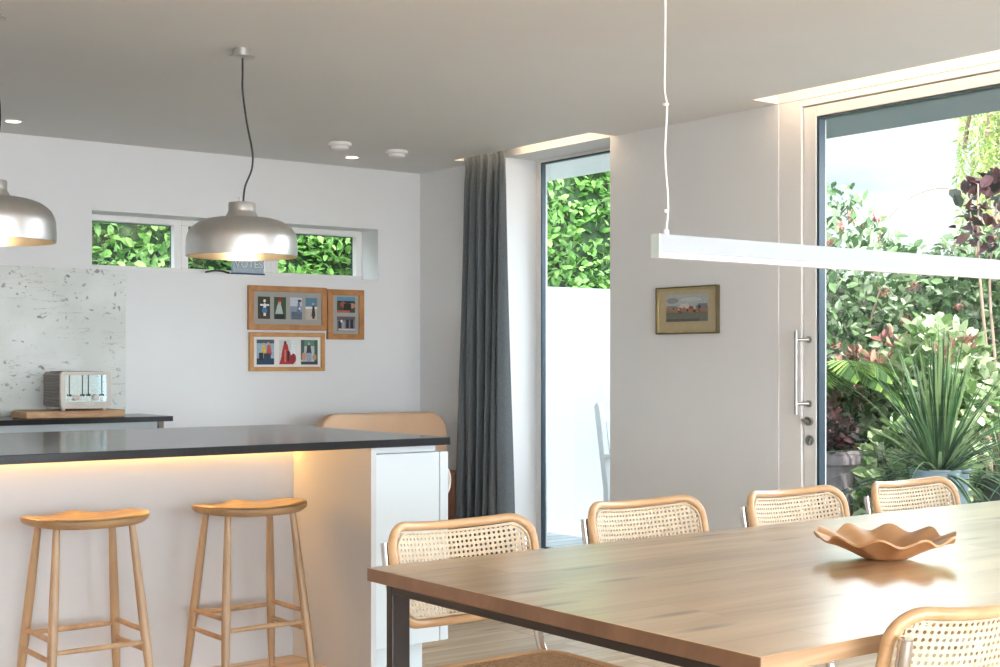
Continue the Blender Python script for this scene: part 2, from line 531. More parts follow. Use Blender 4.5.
def catmull(pts, n=6, closed=False):
    P = [Vector(p) for p in pts]
    out = []
    L = len(P)
    rng = range(L) if closed else range(L - 1)
    for i in rng:
        if closed:
            p0, p1, p2, p3 = P[(i - 1) % L], P[i], P[(i + 1) % L], P[(i + 2) % L]
        else:
            p0, p1, p2, p3 = P[max(i - 1, 0)], P[i], P[i + 1], P[min(i + 2, L - 1)]
        for k in range(n):
            t = k / n
            out.append(0.5 * ((2 * p1) + (p2 - p0) * t + (2 * p0 - 5 * p1 + 4 * p2 - p3) * t * t + (3 * p1 - p0 - 3 * p2 + p3) * t ** 3))
    if not closed:
        out.append(P[-1])
    return out
def tube(bm, pts, r, segs=10, closed=False, mi=0, squash=None, up=None):
    """r: number or list per point.  squash = (radius along normal, radius along binormal) factors."""
    P = [Vector(p) for p in pts]
    n = len(P)
    rs = r if isinstance(r, (list, tuple)) else [r] * n
    T = []
    for i in range(n):
        if closed:
            d = P[(i + 1) % n] - P[(i - 1) % n]
        else:
            d = P[min(i + 1, n - 1)] - P[max(i - 1, 0)]
        T.append(d.normalized())
    nrm = up or Vector((0, 0, 1))
    nrm = Vector(nrm)
    if abs(T[0].dot(nrm)) > 0.95:
        nrm = Vector((1, 0, 0))
    nrm = (nrm - T[0] * nrm.dot(T[0])).normalized()
    rings = []
    for i in range(n):
        if i:
            nrm = nrm - T[i] * nrm.dot(T[i])
            nrm.normalize()
        bi = T[i].cross(nrm)
        ring = []
        for k in range(segs):
            a = 2 * PI * k / segs
            ca, sa = math.cos(a), math.sin(a)
            if squash:
                ca *= squash[0]; sa *= squash[1]
            ring.append(bm.verts.new(P[i] + (nrm * ca + bi * sa) * rs[i]))
        rings.append(ring)
    for i in range(n if closed else n - 1):
        a, b = rings[i], rings[(i + 1) % n]
        off = 0
        if closed and i == n - 1:
            best = 1e9
            for s in range(segs):
                d = (a[0].co - b[s].co).length
                if d < best:
                    best, off = d, s
        for k in range(segs):
            j = (k + 1) % segs
            f = bm.faces.new((a[k], a[j], b[(j + off) % segs], b[(k + off) % segs]))
            f.material_index = mi
    if not closed:
        for ring in (rings[0][::-1], rings[-1]):
            f = bm.faces.new(ring)
            f.material_index = mi
def tubes(name, lst, mat, parent=None, segs=10):
    bm = bmesh.new()
    for pts, r in lst:
        tube(bm, pts, r, segs)
    return finish(name, bm, mat, parent)
def disc(bm, c, r, axis='Z', h=0.01, segs=24, mi=0):
    """short cylinder starting at c, growing h along axis"""
    ax = {'X': Vector((1, 0, 0)), 'Y': Vector((0, 1, 0)), 'Z': Vector((0, 0, 1))}[axis]
    u = ax.orthogonal().normalized()
    v = ax.cross(u)
    c = Vector(c)
    a = [bm.verts.new(c + (u * math.cos(2 * PI * i / segs) + v * math.sin(2 * PI * i / segs)) * r) for i in range(segs)]
    b = [bm.verts.new(p.co + ax * h) for p in a]
    for i in range(segs):
        j = (i + 1) % segs
        bm.faces.new((a[i], a[j], b[j], b[i])).material_index = mi
    bm.faces.new(a[::-1]).material_index = mi
    bm.faces.new(b).material_index = mi
def prism(bm, poly, axis, a0, a1, mi=0):
    """poly of 2-D points extruded along axis from a0 to a1"""
    def P(p, a):
        return {'X': (a, p[0], p[1]), 'Y': (p[0], a, p[1]), 'Z': (p[0], p[1], a)}[axis]
    A = [bm.verts.new(P(p, a0)) for p in poly]
    B = [bm.verts.new(P(p, a1)) for p in poly]
    n = len(poly)
    for i in range(n):
        j = (i + 1) % n
        bm.faces.new((A[i], A[j], B[j], B[i])).material_index = mi
    bm.faces.new(A[::-1]).material_index = mi
    bm.faces.new(B).material_index = mi
def rrect(x0, x1, z0, z1, r, n=8):
    out = []
    for cx, cz, a in ((x1 - r, z1 - r, 0), (x0 + r, z1 - r, PI / 2), (x0 + r, z0 + r, PI), (x1 - r, z0 + r, 1.5 * PI)):
        for k in range(n + 1):
            t = a + PI / 2 * k / n
            out.append((cx + r * math.cos(t), cz + r * math.sin(t)))
    return out

def tag(o, label, cat, group=None, kind=None):
    o['label'] = label
    o['category'] = cat
    if group:
        o['group'] = group
    if kind:
        o['kind'] = kind
    return o
def thing(name, label, cat, loc=(0, 0, 0), rz=0, group=None):
    o = bpy.data.objects.new(name, None)
    o.empty_display_size = 0.1
    C.objects.link(o)
    o.location = loc
    o.rotation_euler = (0, 0, rz)
    return tag(o, label, cat, group)
def struct(name, lst, mat, label=None, bevel=0.0):
    o = boxes(name, lst, mat, bevel=bevel)
    o['kind'] = 'structure'
    if label:
        o['label'] = label
    return o
def dup(root, loc, rz, label):
    """copy a thing with copies of its parts and their sub-parts; mesh data is shared"""
    r = root.copy()
    C.objects.link(r)
    r.location = loc
    r.rotation_euler = (0, 0, rz)
    r['label'] = label
    for ch in list(root.children):
        c = ch.copy()
        C.objects.link(c)
        c.parent = r
        for g in list(ch.children):
            d = g.copy()
            C.objects.link(d)
            d.parent = c
    return r

# ================================================================== the room
XW, YB, H = 5.03, 7.505, 2.45
XE = 5.36           # outer face of the right wall
struct('floor', [(-4.0, XW, -5.5, YB + 0.3, -0.12, 0.0), (XW, XE, 0.6, 4.43, -0.12, 0.0), (XW, XE, 5.636, 6.586, -0.12, 0.0)], M['floor'], 'pale oak plank floor')
bm = bmesh.new()
for b in [(-4.0, 4.85, -5.5, YB + 0.3, H, 2.56), (4.85, XW, 4.432, 5.597, H, 2.56), (4.85, XW, 6.868, YB, H, 2.56),
          (4.85, XW, -5.5, 0.6, H, 2.56)]:
    box(bm, *b)
box(bm, -4.0, XE, -5.5, YB + 0.3, 2.56, 2.62, 1)
o = finish('ceiling', bm, [M['ceiling'], M['slot']], smooth=False)
o['kind'] = 'structure'; o['label'] = 'matt off white ceiling with light slots over the glazing'
# back wall with the long strip recess
wx0, wx1, wz0, wz1 = 2.821, 4.704, 1.740, 2.065
struct('wall_back', [(-4.0, XE, YB, YB + 0.3, -0.12, wz0), (-4.0, XE, YB, YB + 0.3, wz1, H + 0.11),
                     (-4.0, wx0, YB, YB + 0.3, wz0, wz1), (wx1, XE, YB, YB + 0.3, wz0, wz1)], M['wall'], 'white painted kitchen wall')
struct('wall_right', [(XW, XE, 6.586, YB, -0.12, 2.56), (XW, XE, 4.43, 5.636, -0.12, 2.56),
                      (XW, XE, 5.636, 6.586, H, 2.56), (XW, XE, 0.6, 4.43, H, 2.56), (XW, XE, -5.5, 0.6, -0.12, 2.56)],
       M['wall'], 'white painted wall with the tall glazed openings')
struct('wall_left', [(-3.9, -3.6, -5.5, YB, -0.12, 2.56)], M['wall'], 'white painted wall at the far side of the kitchen')
# light slots: LED tape on the room side of each slot
for y0, y1, nm in ((5.62, 6.85, 'above the tall window'), (0.62, 4.41, 'above the sliding door')):
    o = boxes('led_strip', [(4.851, 4.858, y0, y1, 2.505, 2.525)], M['led_slot'])
    tag(o, 'warm light strip hidden in the ceiling slot ' + nm, 'light', 'light strips in the ceiling slots')

# strip windows in the recess
WY = 7.70
def strip_window(name, x0, x1, label):
    z0, z1 = wz0, wz1
    o = boxes(name, [(x0, x1, WY, WY + 0.06, z1 - 0.035, z1), (x0, x1, WY, WY + 0.06, z0, z0 + 0.035),
                     (x0, x0 + 0.045, WY, WY + 0.06, z0 + 0.035, z1 - 0.035), (x1 - 0.045, x1, WY, WY + 0.06, z0 + 0.035, z1 - 0.035)],
              M['white_frame'], bevel=0.003)
    o['kind'] = 'structure'; o['label'] = label
    a, b, c, d = x0 + 0.04, x1 - 0.04, z0 + 0.033, z1 - 0.033
    boxes('window_gasket', [(a, b, WY + 0.045, WY + 0.055, d - 0.007, d), (a, b, WY + 0.045, WY + 0.055, c, c + 0.005),
                            (a, a + 0.007, WY + 0.045, WY + 0.055, c, d), (b - 0.007, b, WY + 0.045, WY + 0.055, c, d)], M['dark_alu'], o)
    boxes('window_glass', [(a, b, WY + 0.048, WY + 0.052, c, d)], M['glass'], o)
strip_window('window_1', 2.821, 3.442, 'left pane of the high strip window, over the splashback')
strip_window('window_2', 3.442, 4.045, 'middle pane of the high strip window')
strip_window('window_3', 4.045, 4.704, 'right pane of the high strip window, over the photo frames')

# tall window by the curtain
fx0, fx1 = 5.27, 5.312
o = boxes('window_4', [(fx0, fx1, 6.540, 6.586, 0, H), (fx0, fx1, 5.636, 5.685, 0, H), (fx0, fx1, 5.685, 6.537, H - 0.018, H), (fx0, fx1, 5.685, 6.537, 0, 0.075)],
          M['white_frame'], bevel=0.002)
o['kind'] = 'structure'; o['label'] = 'tall narrow window beside the grey curtain'
boxes('window_gasket', [(5.272, 5.300, 6.528, 6.5405, 0.075, H - 0.018), (5.272, 5.300, 5.684, 5.697, 0.075, H - 0.018),
                        (5.272, 5.300, 5.697, 6.528, H - 0.028, H - 0.0165), (5.272, 5.300, 5.697, 6.528, 0.07, 0.085)], M['dark_alu'], o)
boxes('window_glass', [(5.301, 5.307, 5.685, 6.540, 0.076, H - 0.019)], M['glass'], o)

# big sliding door
o = boxes('door_frame', [(5.034, 5.17, 4.292, 4.43, 0, H), (5.034, 5.17, 0.6, 4.292, 2.417, H), (5.034, 5.17, 0.6, 0.72, 0, 2.417)],
          M['white_frame'], bevel=0.003)
o.name = 'door_1'
o['kind'] = 'structure'; o['label'] = 'wide white framed glazed sliding door to the garden'
leaf = boxes('door_leaf', [(5.046, 5.12, 4.213, 4.288, 0.01, 2.413), (5.046, 5.12, 0.72, 4.213, 2.362, 2.413), (5.046, 5.12, 0.72, 4.213, 0.01, 0.09), (5.046, 5.12, 0.722, 0.80, 0.09, 2.362)],
             M['white_frame'], o, bevel=0.003)
boxes('door_gasket', [(5.050, 5.092, 4.198, 4.214, 0.09, 2.362), (5.050, 5.092, 0.80, 4.198, 2.350, 2.3625), (5.050, 5.092, 0.80, 4.198, 0.0895, 0.10)], M['dark_alu'], leaf)
boxes('door_glass', [(5.093, 5.099, 0.80, 4.213, 0.091, 2.361)], M['glass'], leaf)
bm = bmesh.new()
tube(bm, [(4.985, 4.282, 0.970), (4.985, 4.282, 1.362)], 0.0085, 14)
for z in (1.02, 1.32):
    tube(bm, [(5.046, 4.252, z), (4.985, 4.282, z)], 0.0085, 12)
    disc(bm, (5.036, 4.252, z), 0.016, 'X', 0.011)
finish('door_handle', bm, M['brushed'], o)
bm = bmesh.new()
disc(bm, (5.028, 4.250, 0.938), 0.021, 'X', 0.019)
tube(bm, [(5.028, 4.250, 0.938), (5.008, 4.250, 0.938)], 0.007, 10)
tube(bm, [(5.012, 4.268, 0.944), (5.012, 4.232, 0.932)], 0.0075, 10)
finish('door_latch', bm, M['brushed'], o)
bm = bmesh.new()
disc(bm, (5.040, 4.250, 0.848), 0.024, 'X', 0.007)
disc(bm, (5.034, 4.250, 0.853), 0.009, 'X', 0.007)
box(bm, 5.034, 5.041, 4.247, 4.253, 0.832, 0.85)
finish('key_plate', bm, M['brushed'], o)

# ================================================================== kitchen island
isl = thing('kitchen_island', 'white kitchen island base with a recessed seating side, under the black top', 'kitchen island', (2.1, 5.1, 0))
def ib(name, lst, mat, par=None, bevel=0.0):
    p = par or isl
    lx, ly = 2.1, 5.1
    return boxes(name, [(a - lx, b - lx, c - ly, d - ly, e, f) + tuple(r) for a, b, c, d, e, f, *r in lst], mat, p, bevel)
ib('back_panel', [(-1.9, 2.757, 5.056, 5.076, 0.0, 0.888)], M['cab_warm'], bevel=0.001)
ib('body', [(-1.9, 3.06, 5.078, 5.72, 0.0, 0.888), (2.78, 3.088, 4.50, 5.08, 0.115, 0.888)], M['cab'])
ib('side_panel', [(2.757, 2.780, 4.447, 5.076, 0.0, 0.888)], M['cab_warm'], bevel=0.001)
ib('plinth', [(2.782, 3.045, 4.53, 5.07, 0.0, 0.113)], M['cab'])
ib('front_panel', [(2.783, 3.086, 4.468, 4.498, 0.115, 0.862)], M['cab'], bevel=0.002)
ib('top_rail', [(2.783, 3.050, 4.472, 4.498, 0.866, 0.888)], M['cab'])
dr = ib('end_door', [(3.091, 3.130, 4.470, 5.068, 0.115, 0.862)], M['cab'], bevel=0.002)
bm = bmesh.new()
c0 = Vector((3.130 - 2.1, 4.50 - 5.1, 0.742))
pts = [c0 + Vector((0.024 * math.sin(PI * k / 12), 0, 0.050 * math.cos(PI * k / 12))) for k in range(13)]
tube(bm, pts, 0.008, 10, squash=(1, 1.6))
prism(bm, [(p.x, p.z) for p in pts], 'Y', c0.y - 0.004, c0.y + 0.004)
h = finish('door_pull', bm, M['cream'], dr)
h['label'] = 'cream half-round pull'
ib('led_strip', [(-1.9, 2.755, 5.040, 5.055, 0.878, 0.887)], M['led_warm'])['label'] = 'glowing warm strip under the counter'
o = boxes('island_worktop', [(-1.9, 3.113, 4.43, 5.80, 0.890, 0.920)], M['granite'], bevel=0.002)
tag(o, 'black polished stone worktop on the kitchen island', 'worktop')

# ---- back run of cabinets along the wall
bc = thing('base_cabinet', 'white base cabinets against the back wall under the splashback', 'cabinet', (2.0, 7.2, 0))
def bb(name, lst, mat, bevel=0.0):
    return boxes(name, [(a - 2.0, b - 2.0, c - 7.2, d - 7.2, e, f) for a, b, c, d, e, f in lst], mat, bc, bevel)
bb('body', [(-1.9, 3.035, 7.10, 7.503, 0.10, 0.89)], M['cab'])
bb('plinth', [(-1.9, 3.03, 7.16, 7.503, 0.0, 0.10)], M['cab'])
for k in range(5):
    x1 = 3.035 - 0.9 * k
    bb('drawer_front', [(x1 - 0.896, x1, 7.078, 7.099, 0.50, 0.845)], M['cab'], 0.002)
    bb('drawer_front', [(x1 - 0.896, x1, 7.078, 7.099, 0.105, 0.496)], M['cab'], 0.002)
bb('end_post', [(3.037, 3.065, 7.085, 7.503, 0.10, 0.89)], M['taupe'])
o = boxes('back_worktop', [(-1.9, 3.10, 7.04, 7.503, 0.892, 0.920)], M['granite'], bevel=0.002)
tag(o, 'black stone worktop along the back wall below the splashback', 'worktop')
o = boxes('splashback', [(-1.9, 3.013, 7.492, 7.504, 0.921, 1.735)], M['splash'], bevel=0.001)
tag(o, 'mottled off white splashback panel with dark flecks on the back wall', 'splashback')

# ---- chopping board and toaster
bm = bmesh.new()
poly = [(2.330, 7.12), (2.44, 7.095), (2.85, 7.095), (2.856, 7.41), (2.36, 7.42), (2.318, 7.31), (2.335, 7.25), (2.312, 7.19)]
prism(bm, poly, 'Z', 0.9205, 0.958)
o = finish('chopping_board', bm, M['board'], bevel=0.004)
tag(o, 'thick wooden chopping board with a rough left edge, under the toaster', 'chopping board')

ts = thing('toaster', 'four slot toaster with ribbed taupe ends and shiny front on the chopping board', 'toaster', (2.640, 7.255, 0.959))
w2, d2, hh = 0.136, 0.135, 0.205
bm = bmesh.new()
prism(bm, rrect(-d2, d2, 0.016, hh - 0.002, 0.022, 5), 'X', -w2 + 0.012, w2 - 0.012)
finish('body', bm, M['taupe'], ts)
for s in (-1, 1):
    bm = bmesh.new()
    for k in range(11):
        z = 0.030 + k * 0.0155
        tube(bm, [(s * (w2 - 0.008), -d2 + 0.012, z), (s * (w2 - 0.008), d2 - 0.008, z)], 0.0072, 8)
    prism(bm, rrect(-d2 + 0.006, d2 - 0.006, 0.018, hh - 0.006, 0.02, 5), 'X', s * (w2 - 0.014), s * (w2 - 0.006))
    finish('ribbed_end', bm, M['taupe'], ts)
# cream front surround
bm = bmesh.new()
outer = rrect(-w2, w2, 0.012, hh, 0.018, 5)
inner = rrect(-w2 + 0.022, w2 - 0.022, 0.044, hh - 0.018, 0.008, 5)
for (y0, y1) in ((-d2 - 0.012, -d2 + 0.008),):
    A = [bm.verts.new((x, y0, z)) for x, z in outer]; B = [bm.verts.new((x, y0, z)) for x, z in inner]
    A2 = [bm.verts.new((x, y1, z)) for x, z in outer]; B2 = [bm.verts.new((x, y1, z)) for x, z in inner]
    n = len(A)
    for i in range(n):
        j = (i + 1) % n
        bm.faces.new((A[i], A[j], B[j], B[i])); bm.faces.new((A[i], A[j], A2[j], A2[i]))
        bm.faces.new((B[i], B[j], B2[j], B2[i])); bm.faces.new((A2[i], A2[j], B2[j], B2[i]))
finish('front_surround', bm, M['cream'], ts)
boxes('front_plate', [(-w2 + 0.02, w2 - 0.02, -d2 - 0.006, -d2 + 0.004, 0.042, hh - 0.016)], M['mirror'], ts)
boxes('top_vent', [(-w2 + 0.025, w2 - 0.025, -d2 + 0.03 + 0.055 * k, -d2 + 0.06 + 0.055 * k, hh - 0.008, hh + 0.001) for k in range(4)], M['black'], ts)
for x in (-0.088, -0.018, 0.014, 0.088):
    bm = bmesh.new()
    box(bm, x - 0.0022, x + 0.0022, -d2 - 0.008, -d2 - 0.005, 0.085, hh - 0.012)
    box(bm, x - 0.007, x + 0.007, -d2 - 0.022, -d2 - 0.006, 0.075, 0.086)
    finish('lever', bm, M['black'], ts, smooth=False)
for x in (-0.053, 0.053):
    bm = bmesh.new()
    disc(bm, (x, -d2 - 0.022, 0.068), 0.0155, 'Y', 0.017)
    box(bm, x - 0.0025, x + 0.0025, -d2 - 0.026, -d2 - 0.02, 0.058, 0.080)
    finish('dial', bm, M['cream'], ts)
for x in (-0.088, -0.018, 0.016, 0.088):
    bm = bmesh.new()
    disc(bm, (x, -d2 - 0.014, 0.058), 0.0065, 'Y', 0.008)
    finish('button', bm, M['brushed'], ts)
for x in (-0.11, 0.11):
    for y in (-0.11, 0.11):
        bm = bmesh.new()
        disc(bm, (x, y, 0.0), 0.012, 'Z', 0.018)
        finish('foot', bm, M['cream'], ts)

# ================================================================== bar stools
def make_stool(label):
    t = thing('bar_stool', label, 'stool', group='bar stools')
    # saddle seat: wide along x, shallow along y, top about .68
    bm = bmesh.new()
    a, b_, th = 0.222, 0.165, 0.028
    nr, ns = 14, 56
    def outline(ang):
        c, s = math.cos(ang), math.sin(ang)
        e = 2.5
        k = (abs(c) ** e + abs(s) ** e) ** (-1 / e)
        x, y = a * k * c, b_ * k * s
        if y > 0:
            y *= 0.80
        return x, y
    def top(x, y, f):
        u, v = x / a, y / b_
        z = 0.672
        z += 0.016 * abs(u) ** 3                                               # raised sides
        z += 0.015 * math.exp(-(u / 0.24) ** 2) * max(0, min(1, v / 0.7))      # pommel on the far edge
        z += 0.004 * max(0, -v)
        z -= 0.012 * (1 - min(1, (u * u + v * v)))
        z -= 0.010 * max(0, (f - 0.86) / 0.14) ** 2
        return z
    rings = []
    ctop = bm.verts.new((0, 0, top(0, 0, 0)))
    for i in range(1, nr + 1):
        f = i / nr
        ring = []
        for k in range(ns):
            x, y = outline(2 * PI * k / ns)
            ring.append(bm.verts.new((x * f, y * f, top(x * f, y * f, f))))
        rings.append(ring)
    for f, dz in ((1.0, 0.006), (0.985, 0.014), (0.93, 0.023), (0.5, 0.025)):
        ring = []
        for k in range(ns):
            x, y = outline(2 * PI * k / ns)
            ring.append(bm.verts.new((x * f, y * f, 0.662 - dz + 0.012 * abs(x / a) ** 3)))
        rings.append(ring)
    cb = bm.verts.new((0, 0, 0.636))
    for k in range(ns):
        j = (k + 1) % ns
        bm.faces.new((ctop, rings[0][k], rings[0][j]))
        bm.faces.new((cb, rings[-1][j], rings[-1][k]))
        for q in range(len(rings) - 1):
            bm.faces.new((rings[q][k], rings[q + 1][k], rings[q + 1][j], rings[q][j]))
    finish('seat', bm, M['stool'], t)
    feet = {}
    def leg_pt(sx, sy, z):
        f = 1 - z / 0.645
        return Vector((sx * (0.135 + 0.050 * f), sy * (0.093 + 0.078 * f), z))
    for sx in (-1, 1):
        for sy in (-1, 1):
            bm = bmesh.new()
            zs = [0.0, 0.12, 0.25, 0.40, 0.55, 0.645]
            tube(bm, [leg_pt(sx, sy, z) for z in zs], [0.0115, 0.0150, 0.0168, 0.0162, 0.0140, 0.0120], 14)
            finish('leg', bm, M['stool_leg'], t)
    def rung(s0, s1, z):
        bm = bmesh.new()
        A, B = leg_pt(*s0, z), leg_pt(*s1, z)
        tube(bm, [A.lerp(B, f) for f in (0, 0.15, 0.5, 0.85, 1)], [0.007, 0.009, 0.010, 0.009, 0.007], 10)
        finish('rung', bm, M['stool_leg'], t)
    rung((-1, -1), (1, -1), 0.225)
    rung((-1, 1), (1, 1), 0.250)
    for s in (-1, 1):
        rung((s, -1), (s, 1), 0.265)
        rung((s, -1), (s, 1), 0.195)
    return t
st = make_stool('left oak bar stool with saddle seat, farther from the white end panel')
st.location = (1.770, 4.775, 0)
dup(st, (2.413, 4.775, 0), 0, 'right oak bar stool with saddle seat, beside the island end panel')

# ================================================================== dining table
tx0, tx1, ty0, ty1, tz = 1.662, 4.62, 1.500, 2.700, 0.745
tb = thing('dining_table', 'long oak topped dining table on dark steel legs', 'table', (3.1, 2.1, 0))
def tbx(name, lst, mat, bevel=0.0, par=None):
    return boxes(name, [(a - 3.1, b - 3.1, c - 2.1, d - 2.1, e, f, *r) for a, b, c, d, e, f, *r in lst], mat, par or tb, bevel)
top = tbx('tabletop', [(tx0, tx1, ty0, ty1, tz - 0.031, tz)], M['table'], 0.0025)
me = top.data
me.materials.append(M['table_end_shaded'])
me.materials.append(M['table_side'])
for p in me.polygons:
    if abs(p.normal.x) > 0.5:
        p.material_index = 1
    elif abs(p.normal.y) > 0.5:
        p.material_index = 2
for xx in (tx0 + 0.014, tx1 - 0.085):
    for yy in (ty0 + 0.06, ty1 - 0.085):
        tbx('leg', [(xx, xx + 0.05, yy, yy + 0.025, 0.0, tz - 0.031)], M['steel_dark'], 0.004)
for xx in (tx0 + 0.014, tx1 - 0.085):
    tbx('end_rail', [(xx, xx + 0.05, ty0 + 0.085, ty1 - 0.085, tz - 0.053, tz - 0.032)], M['steel_dark'], 0.004)
for xx in (tx0 + 0.016, tx1 - 0.083):
    tbx('foot_rail', [(xx, xx + 0.046, ty0 + 0.085, ty1 - 0.085, 0.0, 0.02)], M['steel_dark'])

# wavy wooden bowl
bm = bmesh.new()
ns, waves = 180, 10
bprof = [(0.0, 0.004), (0.25, 0.005), (0.36, 0.009), (0.5, 0.021), (0.66, 0.034), (0.82, 0.046), (1.0, 0.055)]
R = 0.163
def bowl_pt(f, z, ang, dz=0.0):
    k = max(0, (f - 0.30) / 0.70) ** 1.3
    wv = math.cos(waves * ang + 0.5)
    rr = R * f * (1 + 0.035 * wv * k)
    return (rr * math.cos(ang), rr * math.sin(ang), z + 0.0088 * wv * k + dz)
up_, dn_ = [], []
for f, z in bprof[1:]:
    up_.append([bm.verts.new(bowl_pt(f, z, 2 * PI * i / ns, 0.003)) for i in range(ns)])
    dn_.append([bm.verts.new(bowl_pt(f, z, 2 * PI * i / ns, -0.0045 + 0.002 * f)) for i in range(ns)])
c1 = bm.verts.new((0, 0, 0.007)); c2 = bm.verts.new((0, 0, 0.0))
for i in range(ns):
    j = (i + 1) % ns
    bm.faces.new((c1, up_[0][i], up_[0][j])); bm.faces.new((c2, dn_[0][j], dn_[0][i]))
    for q in range(len(up_) - 1):
        bm.faces.new((up_[q][i], up_[q + 1][i], up_[q + 1][j], up_[q][j]))
        bm.faces.new((dn_[q][i], dn_[q][j], dn_[q + 1][j], dn_[q + 1][i]))
    bm.faces.new((up_[-1][i], dn_[-1][i], dn_[-1][j], up_[-1][j]))
M['bowl'] = wood('bowl_wood', (0.44, 0.21, 0.085), (0.62, 0.34, 0.16), (2, 9, 9), 0.35, 0, None, 0.03)
o = finish('wavy_bowl', bm, M['bowl'])
o.location = (2.725, 2.066, tz + 0.0005)
tag(o, 'shallow wooden bowl with a wavy rim on the dining table', 'bowl')

# ================================================================== cantilever chairs
def cane_bm(w, h, pitch, corner, fn, hole=0.29):
    """woven panel: every cell is a square with a round-ish opening"""
    bm = bmesh.new()
    nx, nz = int(round(w / pitch)), int(round(h / pitch))
    px, pz = w / nx, h / nz
    cache = {}
    def V(x, z):
        k = (round(x, 5), round(z, 5))
        if k not in cache:
            cache[k] = bm.verts.new(fn(x, z))
        return cache[k]
    for i in range(nx):
        for j in range(nz):
            cx, cz = -w / 2 + (i + 0.5) * px, -h / 2 + (j + 0.5) * pz
            ex, ez = abs(cx) + px * 0.2 - (w / 2 - corner), abs(cz) + pz * 0.2 - (h / 2 - corner)
            if ex > 0 and ez > 0 and math.hypot(ex, ez) > corner:
                continue
            O = [V(cx + px / 2 * a, cz + pz / 2 * b) for a, b in ((1, 0), (1, 1), (0, 1), (-1, 1), (-1, 0), (-1, -1), (0, -1), (1, -1))]
            I = [V(cx + px * hole * math.cos(PI / 4 * q), cz + pz * hole * math.sin(PI / 4 * q)) for q in range(8)]
            for q in range(8):
                bm.faces.new((O[q], O[(q + 1) % 8], I[(q + 1) % 8], I[q]))
    return bm
def solid(o, t):
    md = o.modifiers.new('thickness', 'SOLIDIFY')
    md.thickness = t
    md.offset = 0
def make_chair(label):
    t = thing('cantilever_chair', label, 'chair', group='cane chairs around the dining table')
    # chair faces -y; back panel w .475, z .50 - .80
    bw, zb0, zb1 = 0.475, 0.535, 0.800
    def back(x, z, off=0.0):
        """x, z measured from the panel centre"""
        zz = (zb0 + zb1) / 2 + z
        yy = 0.175 - 0.060 * (x / (bw / 2)) ** 2 + off + 0.24 * z
        return (x, yy, zz + 0.30 * (0.175 + off - yy + 0.24 * z))
    fr = 0.0118
    # bent wood loop sampled densely so that it follows the curve
    rr = rrect(-bw / 2 + fr, bw / 2 - fr, -(zb1 - zb0) / 2 + fr, (zb1 - zb0) / 2 - fr, 0.062, 8)
    path = []
    for i, (x, z) in enumerate(rr):
        x2, z2 = rr[(i + 1) % len(rr)]
        L = math.hypot(x2 - x, z2 - z)
        n = max(1, int(L / 0.025))
        for k in range(n):
            if L > 1e-6:
                path.append(back(x + (x2 - x) * k / n, z + (z2 - z) * k / n))
    bm = bmesh.new()
    tube(bm, path, fr, 12, closed=True, squash=(1.0, 1.0), up=(0, -1, 0))
    f = finish('back_frame', bm, M['beech'], t)
    bm = cane_bm(bw - 0.050, zb1 - zb0 - 0.050, 0.0136, 0.05, lambda x, z: back(x, z, -0.002))
    p = finish('cane_back', bm, M['cane'], t, smooth=False)
    solid(p, 0.0022)
    # binding cord round the weave
    bm = bmesh.new()
    rr2 = rrect(-bw / 2 + 0.028, bw / 2 - 0.028, -(zb1 - zb0) / 2 + 0.028, (zb1 - zb0) / 2 - 0.028, 0.05, 8)
    path = []
    for i, (x, z) in enumerate(rr2):
        x2, z2 = rr2[(i + 1) % len(rr2)]
        L = math.hypot(x2 - x, z2 - z)
        n = max(1, int(L / 0.025))
        for k in range(n):
            if L > 1e-6:
                path.append(back(x + (x2 - x) * k / n, z + (z2 - z) * k / n, -0.008))
    tube(bm, path, 0.0035, 8, closed=True)
    finish('spline', bm, M['cane'], p)
    # seat
    sw, sd, sy, sz = 0.455, 0.420, -0.145, 0.448
    bm = bmesh.new()
    rs = rrect(-sw / 2 + 0.016, sw / 2 - 0.016, -sd / 2 + 0.016, sd / 2 - 0.016, 0.07, 8)
    path = []
    for i, (x, y) in enumerate(rs):
        x2, y2 = rs[(i + 1) % len(rs)]
        L = math.hypot(x2 - x, y2 - y)
        n = max(1, int(L / 0.04))
        for k in range(n):
            if L > 1e-6:
                path.append((x + (x2 - x) * k / n, sy + y + (y2 - y) * k / n, sz - 0.004))
    tube(bm, path, 0.017, 12, closed=True)
    s_ = finish('seat', bm, M['beech'], t)
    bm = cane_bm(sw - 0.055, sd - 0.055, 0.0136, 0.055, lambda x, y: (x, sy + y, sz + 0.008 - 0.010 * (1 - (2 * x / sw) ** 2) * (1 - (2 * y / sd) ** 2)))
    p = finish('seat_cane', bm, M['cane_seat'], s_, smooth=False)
    solid(p, 0.0022)
    # one continuous steel tube
    half = []
    def side(s):
        X = s * 0.222
        topb = back(s * 0.196, 0.066, 0.0)
        ylow = back(s * 0.20, -0.13)[1]
        pts = [(s * 0.224, topb[1] + 0.022, 0.760), (s * 0.223, topb[1] + 0.010, 0.69), (s * 0.220, 0.125, 0.57),
               (s * 0.219, 0.105, 0.49), (s * 0.219, 0.080, 0.440), (s * 0.219, 0.03, 0.418), (s * 0.219, -0.10, 0.418), (s * 0.219, -0.29, 0.418),
               (s * 0.219, -0.340, 0.405), (s * 0.219, -0.367, 0.36), (s * 0.219, -0.373, 0.25), (s * 0.219, -0.373, 0.10), (s * 0.219, -0.363, 0.045),
               (s * 0.219, -0.320, 0.0135), (s * 0.219, -0.20, 0.0135), (s * 0.219, 0.0, 0.0135), (s * 0.215, 0.10, 0.0135), (s * 0.180, 0.145, 0.0135), (s * 0.10, 0.155, 0.0135)]
        return pts
    L_, R_ = side(-1), side(1)
    bm = bmesh.new()
    tube(bm, catmull(L_ + [(0, 0.155, 0.0135)] + R_[::-1], 5), 0.0125, 12)
    fr_ = finish('steel_frame', bm, M['chrome'], t)
    return t
